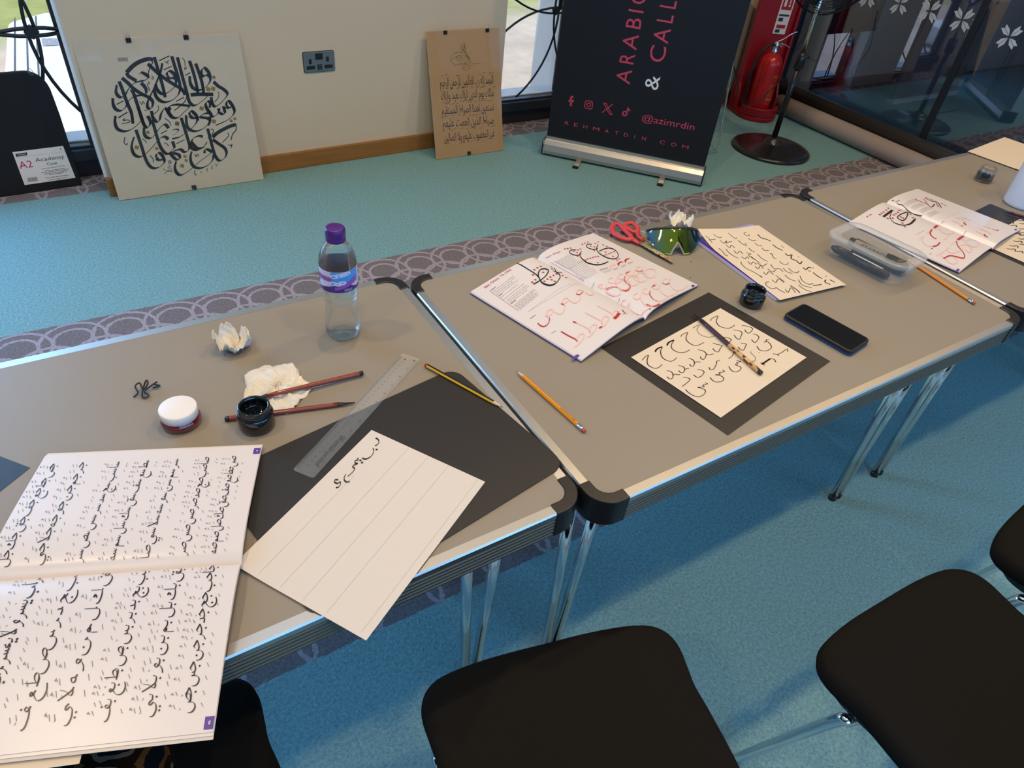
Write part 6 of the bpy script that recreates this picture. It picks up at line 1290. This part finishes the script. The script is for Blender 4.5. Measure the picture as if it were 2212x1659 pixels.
# phone
c = [at(*p, TZ + .006) for p in ((1692, 686), (1735, 658), (1877, 738), (1836, 766))]
mid = sum(c, Vector()) / 4; ex_ = ((c[2] - c[1]) + (c[3] - c[0])).normalized(); M, _l = flat_M(mid, mid + Vector((ex_.x, ex_.y, 0))); M.translation = Vector((mid.x, mid.y, TZ))
t = thing('phone', 'mobile phone in a black and blue case lying face up on the middle table', 'phone', M=M)
PL, PW_ = .158, .080
obj('case', MB().prism(rrect(PL, PW_, .011, 6), .0045, .0125), mat('phone_case_black', (.010, .010, .012, 1), .45), t, bev=.002, seg=3); obj('case_bumper', MB().prism(rrect(PL + .0006, PW_ + .0006, .011, 6), .0, .0048), mat('phone_case_blue', rgb(28, 62, 98), .4), t, bev=.0015)
obj('screen', MB().prism(rrect(PL - .008, PW_ - .008, .008, 6), .0125, .0128), mat('dark_screen', (.006, .006, .007, 1), .18, spec=.5), t); obj('side_button', MB().box((-.012, -PW_ / 2 - .0006, .0070), (.020, .0014, .003)), mat('phone_case_black', (.010, .010, .012, 1), .45), t)
# scissors
t = thing('scissors', 'scissors with red plastic handles and a floral printed blade', 'scissors', (0, 0, 0)); c0 = at(1392, 525, TZ); t.location = (c0.x, c0.y, TZ)
def zz(x, y, z): p = at(1300 + x / 8.508, 440 + y / 8.508, TZ + z); return (p.x - c0.x, p.y - c0.y, z)
M_shan = mat('red_handle', rgb(196, 62, 66), .42)
l1 = spline([zz(*p, .008) for p in ((205, 405), (183, 470), (228, 555), (325, 615), (445, 655), (535, 650), (520, 590), (440, 510), (370, 440), (310, 385), (250, 372))], 5, True); l2 = spline([zz(*p, .011) for p in ((425, 405), (470, 365), (555, 360), (630, 410), (662, 475), (635, 520), (570, 510), (500, 470), (440, 440))], 5, True)
obj('handle', MB().tube(l1, .0062, 12, closed=True, flat=.8).tube([zz(530, 640, .008), zz(620, 690, .007), zz(700, 740, .006)], [.0062, .0066, .0045], 12, flat=.7), M_shan, t); obj('handle', MB().tube(l2, .0058, 12, closed=True, flat=.8).tube([zz(630, 515, .011), zz(690, 610, .009), zz(770, 690, .007)], [.0058, .0066, .0045], 12, flat=.7), M_shan, t)
def floral():
    m = mat('floral_blade', (.7, .68, .6, 1), .3, .3); nt = m.node_tree; g = NG(m); tc = nt.nodes.new('ShaderNodeTexCoord'); v = nt.nodes.new('ShaderNodeTexVoronoi'); v.inputs['Scale'].default_value = 190; nt.links.new(tc.outputs['Object'], v.inputs['Vector'])
    r = nt.nodes.new('ShaderNodeValToRGB'); e_ = r.color_ramp.elements; r.color_ramp.interpolation = 'CONSTANT'; e_[0].color = rgb(176, 170, 130); e_[1].position = .4; e_[1].color = rgb(196, 84, 58)
    for p_, c_ in ((.55, rgb(120, 150, 120)), (.7, rgb(220, 190, 90)), (.82, rgb(205, 190, 165))): q_ = e_.new(p_); q_.color = c_
    sp = nt.nodes.new('ShaderNodeSeparateColor'); nt.links.new(v.outputs['Color'], sp.inputs[0]); nt.links.new(sp.outputs[0], r.inputs[0]); nt.links.new(r.outputs[0], nt.nodes['Principled BSDF'].inputs['Base Color']); return m
def blade(pts, z0, z1, m):
    lo = [zz(x, y, z0) for x, y in pts]; hi = [zz(x, y, z1) for x, y in pts]; n = len(pts); mb = MB(); mb.add(lo + hi, [tuple(range(n))[::-1], tuple(range(n, 2 * n))] + [(i, (i + 1) % n, n + (i + 1) % n, n + i) for i in range(n)], 0); return obj('blade', mb, m, t)
blade([(700, 700), (700, 745), (950, 890), (1290, 1082), (1315, 1075), (1150, 930), (900, 770), (780, 690)][::-1], .0045, .0060, floral()); blade([(705, 745), (715, 772), (950, 915), (1280, 1088), (1310, 1080), (1000, 900)][::-1], .0015, .0040, M_steel)
obj('pivot_screw', MB().lathe([(0, .006), (.003, .006), (.003, .0072), (0, .0074)], 12, o=zz(790, 745, 0)), M_steel, t)
# mirrored wrap sunglasses
ga, gb_ = at(1397, 540, TZ + .02), at(1522, 540, TZ + .02)
gx = (gb_ - ga); gx.z = 0; GWd = gx.length; gx.normalize(); gy = Vector((-gx.y, gx.x, 0)); gm_ = (at(1440, 556, TZ) + at(1487, 551, TZ)) / 2
t = thing('sunglasses', 'wraparound sunglasses with yellow-blue mirrored lens facing the camera', 'sunglasses', M=Matrix(((gx.x, gy.x, 0, gm_.x), (gx.y, gy.y, 0, gm_.y), (0, 0, 1, TZ), (0, 0, 0, 1))))
def lens_mat():
    m = mat('mirror_lens', (.5, .5, .1, 1), .03, 1.0); nt = m.node_tree; g = NG(m); tc = nt.nodes.new('ShaderNodeTexCoord'); sp = nt.nodes.new('ShaderNodeSeparateXYZ'); nt.links.new(tc.outputs['Object'], sp.inputs[0])
    f = g.op('MINIMUM', g.op('POWER', g.op('MULTIPLY', g.op('ABSOLUTE', sp.outputs[0]), 15.0), 3.0), 1.0)
    nt.links.new(g.mix(f, (.42, .36, .03, 1), (.05, .24, .52, 1)), nt.nodes['Principled BSDF'].inputs['Base Color']); return m
GH = .050; RC = .095
def lp(u, v, off=0.0):                     # u -1..1 across, v 0..1 up
    x = u * GWd / 2; q = x / RC; r = RC + off
    top = GH * (1 - .34 * abs(u) ** 2.4)
    nose = .026 * max(0.0, 1 - abs(x) / .017) ** .8
    bot = .001 + nose + .022 * max(0, (abs(u) - .42) / .58) ** 1.6
    z = bot + (top - bot) * v
    return Vector((r * math.sin(q), r - r * math.cos(q) - off * 0 + .016 * v - .0 + (-off if off else 0) * 0, z)) + Vector((0, .030 * (z / GH), 0))
lm_ = MB().grid(lambda a, b: lp(a * 2 - 1, b), 72, 12, 0, True); obj('lens', lm_, lens_mat(), t).modifiers.new('thick', 'SOLIDIFY').thickness = .0016
M_gfr = mat('sunglass_frame', (.02, .022, .030, 1), .3)
obj('frame', MB().tube([lp(u / 24, 1.0) for u in range(-24, 25)], .0030, 8).tube([lp(s_, b_ / 6) for s_ in (-1,) for b_ in range(7)], .0026, 8).tube([lp(1, b_ / 6) for b_ in range(7)], .0026, 8), M_gfr, t)
obj('nose_bridge', MB().tube([lp(u / 60, 0.0) + Vector((0, .001, 0)) for u in range(-16, 17)], .0022, 8), mat('nose_rim', rgb(150, 140, 120), .4), t)
for sd in (-1, 1):
    a_ = lp(sd, .75); obj('temple', MB().tube(spline([a_, a_ + Vector((sd * .006, .018, -.006)), a_ + Vector((-sd * .01, .035, -.016)), Vector((sd * .01, .072, .022)), Vector((-sd * .045, .074, .012))], 6), .0034, 8, flat=.6), M_gfr if sd > 0 else mat('clear_grey_temple', rgb(150, 150, 158), .35), t)
# clear pen box and the markers inside
c = [at(*p, TZ + .055) for p in ((1825, 470), (2003, 548), (1960, 588), (1808, 510))]
mid = (c[0] + c[1] + c[2] + c[3]) / 4; ex_ = ((c[1] - c[0]) + (c[2] - c[3])).normalized(); M, _l = flat_M(mid, mid + Vector((ex_.x, ex_.y, 0))); M.translation = Vector((mid.x, mid.y, TZ))
t = thing('pen_box', 'translucent lidded plastic box full of marker pens on the middle table', 'box', M=M)
BL, BW, BH = .212, .138, .056
def shell(levels, n=6):
    mb = MB(); rings = []
    for (w_, h_, r_, z_) in levels: rings.append([(x, y, z_) for x, y in rrect(w_, h_, r_, n)])
    K = len(rings[0]); vs = [v for r_ in rings for v in r_]; mb.add(vs, [(i * K + j, i * K + (j + 1) % K, (i + 1) * K + (j + 1) % K, (i + 1) * K + j) for i in range(len(rings) - 1) for j in range(K)], 0, True)
    return mb, K
mb, K = shell([(BL - .034, BW - .034, .026, .0008), (BL - .026, BW - .026, .030, .003), (BL - .018, BW - .018, .032, .045), (BL - .012, BW - .012, .034, .050)])
mb.f.append(list(range(K))[::-1]); mb.m.append(0); mb.s.append(False); obj('body', mb, frosted('frosted_body', .18, (.62, .64, .64, 1)), t)
mb, K = shell([(BL - .004, BW - .004, .036, .046), (BL, BW, .038, .047), (BL, BW, .038, .0545), (BL - .006, BW - .006, .036, .0565), (BL - .040, BW - .040, .024, .0555), (BL - .046, BW - .046, .022, .0525), (BL - .050, BW - .050, .020, .0525)])
mb.f.append([6 * K + j for j in range(K)]); mb.m.append(1); mb.s.append(False); obj('lid', mb, [frosted('frosted_lid', .42, (.58, .58, .56, 1)), frosted('clear_lid_window', .08, (.6, .6, .57, 1))], t)
Mi = M
def marker(label, loc, rz, L_, r_, body, capc, lbl, txt, grp=None):
    q = thing('marker_pen', label, 'marker', M=Mi @ Matrix.Translation(loc) @ Matrix.Rotation(rz, 4, 'Z'), group='marker pens in the clear box')
    mb = MB().tube([(-L_ / 2, 0, 0), (-L_ / 2 + .002, 0, 0), (L_ / 2 - .045, 0, 0)], [r_ * .85, r_, r_], 18)
    class FC:
        def P(s, u, v, off=0): a_ = -math.pi / 2 * 0 + v / r_; return Vector((u, (r_ + off) * math.sin(a_ - .9), (r_ + off) * math.cos(a_ - .9)))
    fc_ = FC(); obj('barrel', mb, body, q); lb_ = MB()
    if lbl: 
        for k in range(8): lb_.add([fc_.P(-L_ / 2 + .015, -.011 + .00275 * k, .0003), fc_.P(L_ / 2 - .055, -.011 + .00275 * k, .0003), fc_.P(L_ / 2 - .055, -.011 + .00275 * (k + 1), .0003), fc_.P(-L_ / 2 + .015, -.011 + .00275 * (k + 1), .0003)], [(0, 1, 2, 3)], 0)
        lb_.add([fc_.P(-L_ / 2 + .016, -.010, .0006), fc_.P(-L_ / 2 + .026, -.010, .0006), fc_.P(-L_ / 2 + .026, .008, .0006), fc_.P(-L_ / 2 + .016, .008, .0006)], [(0, 1, 2, 3)], 2)
        text(lb_, fc_, txt, (L_ / 2 - .058, -.003), (-L_ / 2 + .030, -.003), .0075, 1, .0007, flip=-1); obj('label', lb_, lbl, q)
    obj('cap', MB().tube([(L_ / 2 - .046, 0, 0), (L_ / 2 - .012, 0, 0), (L_ / 2 - .004, 0, 0), (L_ / 2, 0, 0)], [r_ * 1.08, r_ * 1.0, r_ * .6, r_ * .45], 18), capc, q); return q
LW2 = mat('marker_label_white', rgb(226, 220, 214), .5); LR2 = mat('marker_label_red', rgb(214, 70, 52), .5); LGr = mat('marker_label_grey', rgb(120, 116, 110), .5); LO = mat('marker_label_orange', rgb(214, 110, 56), .5); LBl = mat('marker_blue', rgb(70, 130, 190), .5)
marker('white-labelled marker pen lying along the near side inside the clear box', (-.010, -.042, .017), math.radians(178), .150, .0095, M_bplastic, M_bplastic, [LW2, DGREY, LR2], 'MARKER'); marker('black marker with white lettering at the bottom front of the clear box', (.0, -.030, .0085 + .0), math.radians(182), .130, .0065, M_bplastic, LBl, [M_bplastic, WHITEINK, M_bplastic], 'COLORMARKER')
marker('grey and orange labelled black marker pen in the middle of the clear box', (.008, .008, .030), math.radians(4), .150, .011, M_bplastic, M_bplastic, [LGr, DGREY, LO], 'MARKER'); marker('plain black marker pen at the far side inside the clear box', (.005, .038, .018), math.radians(-3), .145, .0095, M_bplastic, M_bplastic, None, '')
q = thing('ink_carton', 'dark card box of pens lying under the lid of the clear box', 'box', M=Mi @ Matrix.Translation((.012, .018, .010)) @ Matrix.Rotation(.03, 4, 'Z')); obj('carton', MB().box((0, 0, .004), (.13, .030, .012)), mat('dark_olive_card', rgb(52, 54, 36), .5, noise=.3, nscale=60), q); obj('print_band', MB().box((.0, 0, .0102), (.10, .008, .0004)), mat('plum_band', rgb(110, 50, 84), .5), q)
# white cup at the right edge
c = at(2171, 441, TZ); d_ = at(2260, 470, TZ); cx = Vector((c.x + .046, c.y - .022, TZ))
t = thing('cup', 'white cylindrical cup at the right frame edge beyond the black card', 'cup', cx)
M_cup = mat('white_plastic', rgb(226, 226, 232), .4)
obj('cup_body', MB().lathe([(0, .002), (.044, 0), (.048, .003), (.0495, .01), (.052, .150), (.0525, .152), (.0505, .152), (.048, .012), (0, .008)], 48), M_cup, t)
# tapestry bag on the left chair
cb_ = at(178, 1672, .53)
bg_ = thing('tapestry_bag', 'patterned tapestry bag on the seat of the black chair at the bottom left', 'bag', (cb_.x, cb_.y - .02, .466))
def tapestry():
    m = mat('tapestry_weave', (.03, .03, .04, 1), .95, spec=.1, bump=.8, bscale=420); nt = m.node_tree; g = NG(m); tc = nt.nodes.new('ShaderNodeTexCoord')
    v = nt.nodes.new('ShaderNodeTexVoronoi'); v.inputs['Scale'].default_value = 11; v.inputs['Randomness'].default_value = .8; nt.links.new(tc.outputs['Object'], v.inputs['Vector'])
    w_ = g.noise(tc.outputs['Object'], 30, 2); d = g.op('MULTIPLY_ADD', w_, .25, v.outputs['Distance'])
    r = nt.nodes.new('ShaderNodeValToRGB'); r.color_ramp.interpolation = 'CONSTANT'; e_ = r.color_ramp.elements; e_[0].color = rgb(96, 82, 66); e_[1].position = .22; e_[1].color = (.010, .012, .022, 1)
    for p_, c_ in ((.40, rgb(128, 116, 100)), (.46, rgb(44, 26, 18)), (.58, rgb(112, 74, 36)), (.66, rgb(20, 22, 32)), (.76, rgb(34, 108, 120))): q_ = e_.new(p_); q_.color = c_
    nt.links.new(d, r.inputs[0]); nt.links.new(r.outputs[0], nt.nodes['Principled BSDF'].inputs['Base Color']); return m
def bagf(a, b):
    q = 2 * math.pi * a; f = math.sin(math.pi * b) ** .55; ce = lambda x: math.copysign(abs(x) ** .75, x)
    return (.098 * f * ce(math.cos(q)) * (1 + .03 * math.sin(5 * q + b * 9)), .095 * f * ce(math.sin(q)), .055 - .055 * math.cos(math.pi * b) + .006 * math.sin(3 * q) * f)
obj('bag_body', MB().grid(bagf, 48, 20, 0, True), tapestry(), bg_); obj('bag_seam', MB().tube([Vector(bagf(a / 40, .5)) * 1.005 for a in range(40)], .003, 8, closed=True), M_bfabric, bg_)
# eraser crumbs by the sunglasses
for k, (px, py, lb_) in enumerate(((1493, 566, 'tiny black crumb on the table nearest the tip of the scissors'), (1491, 600, 'tiny black crumb on the table above the bamboo pen'))):
    c = at(px, py, TZ); o = obj('crumb', MB().lathe([(0, 0), (.0012, .0004), (.0009, .0014), (0, .0018)], 8), M_rubber); o.location = (c.x, c.y, TZ); tag(o, lb_, 'crumb')
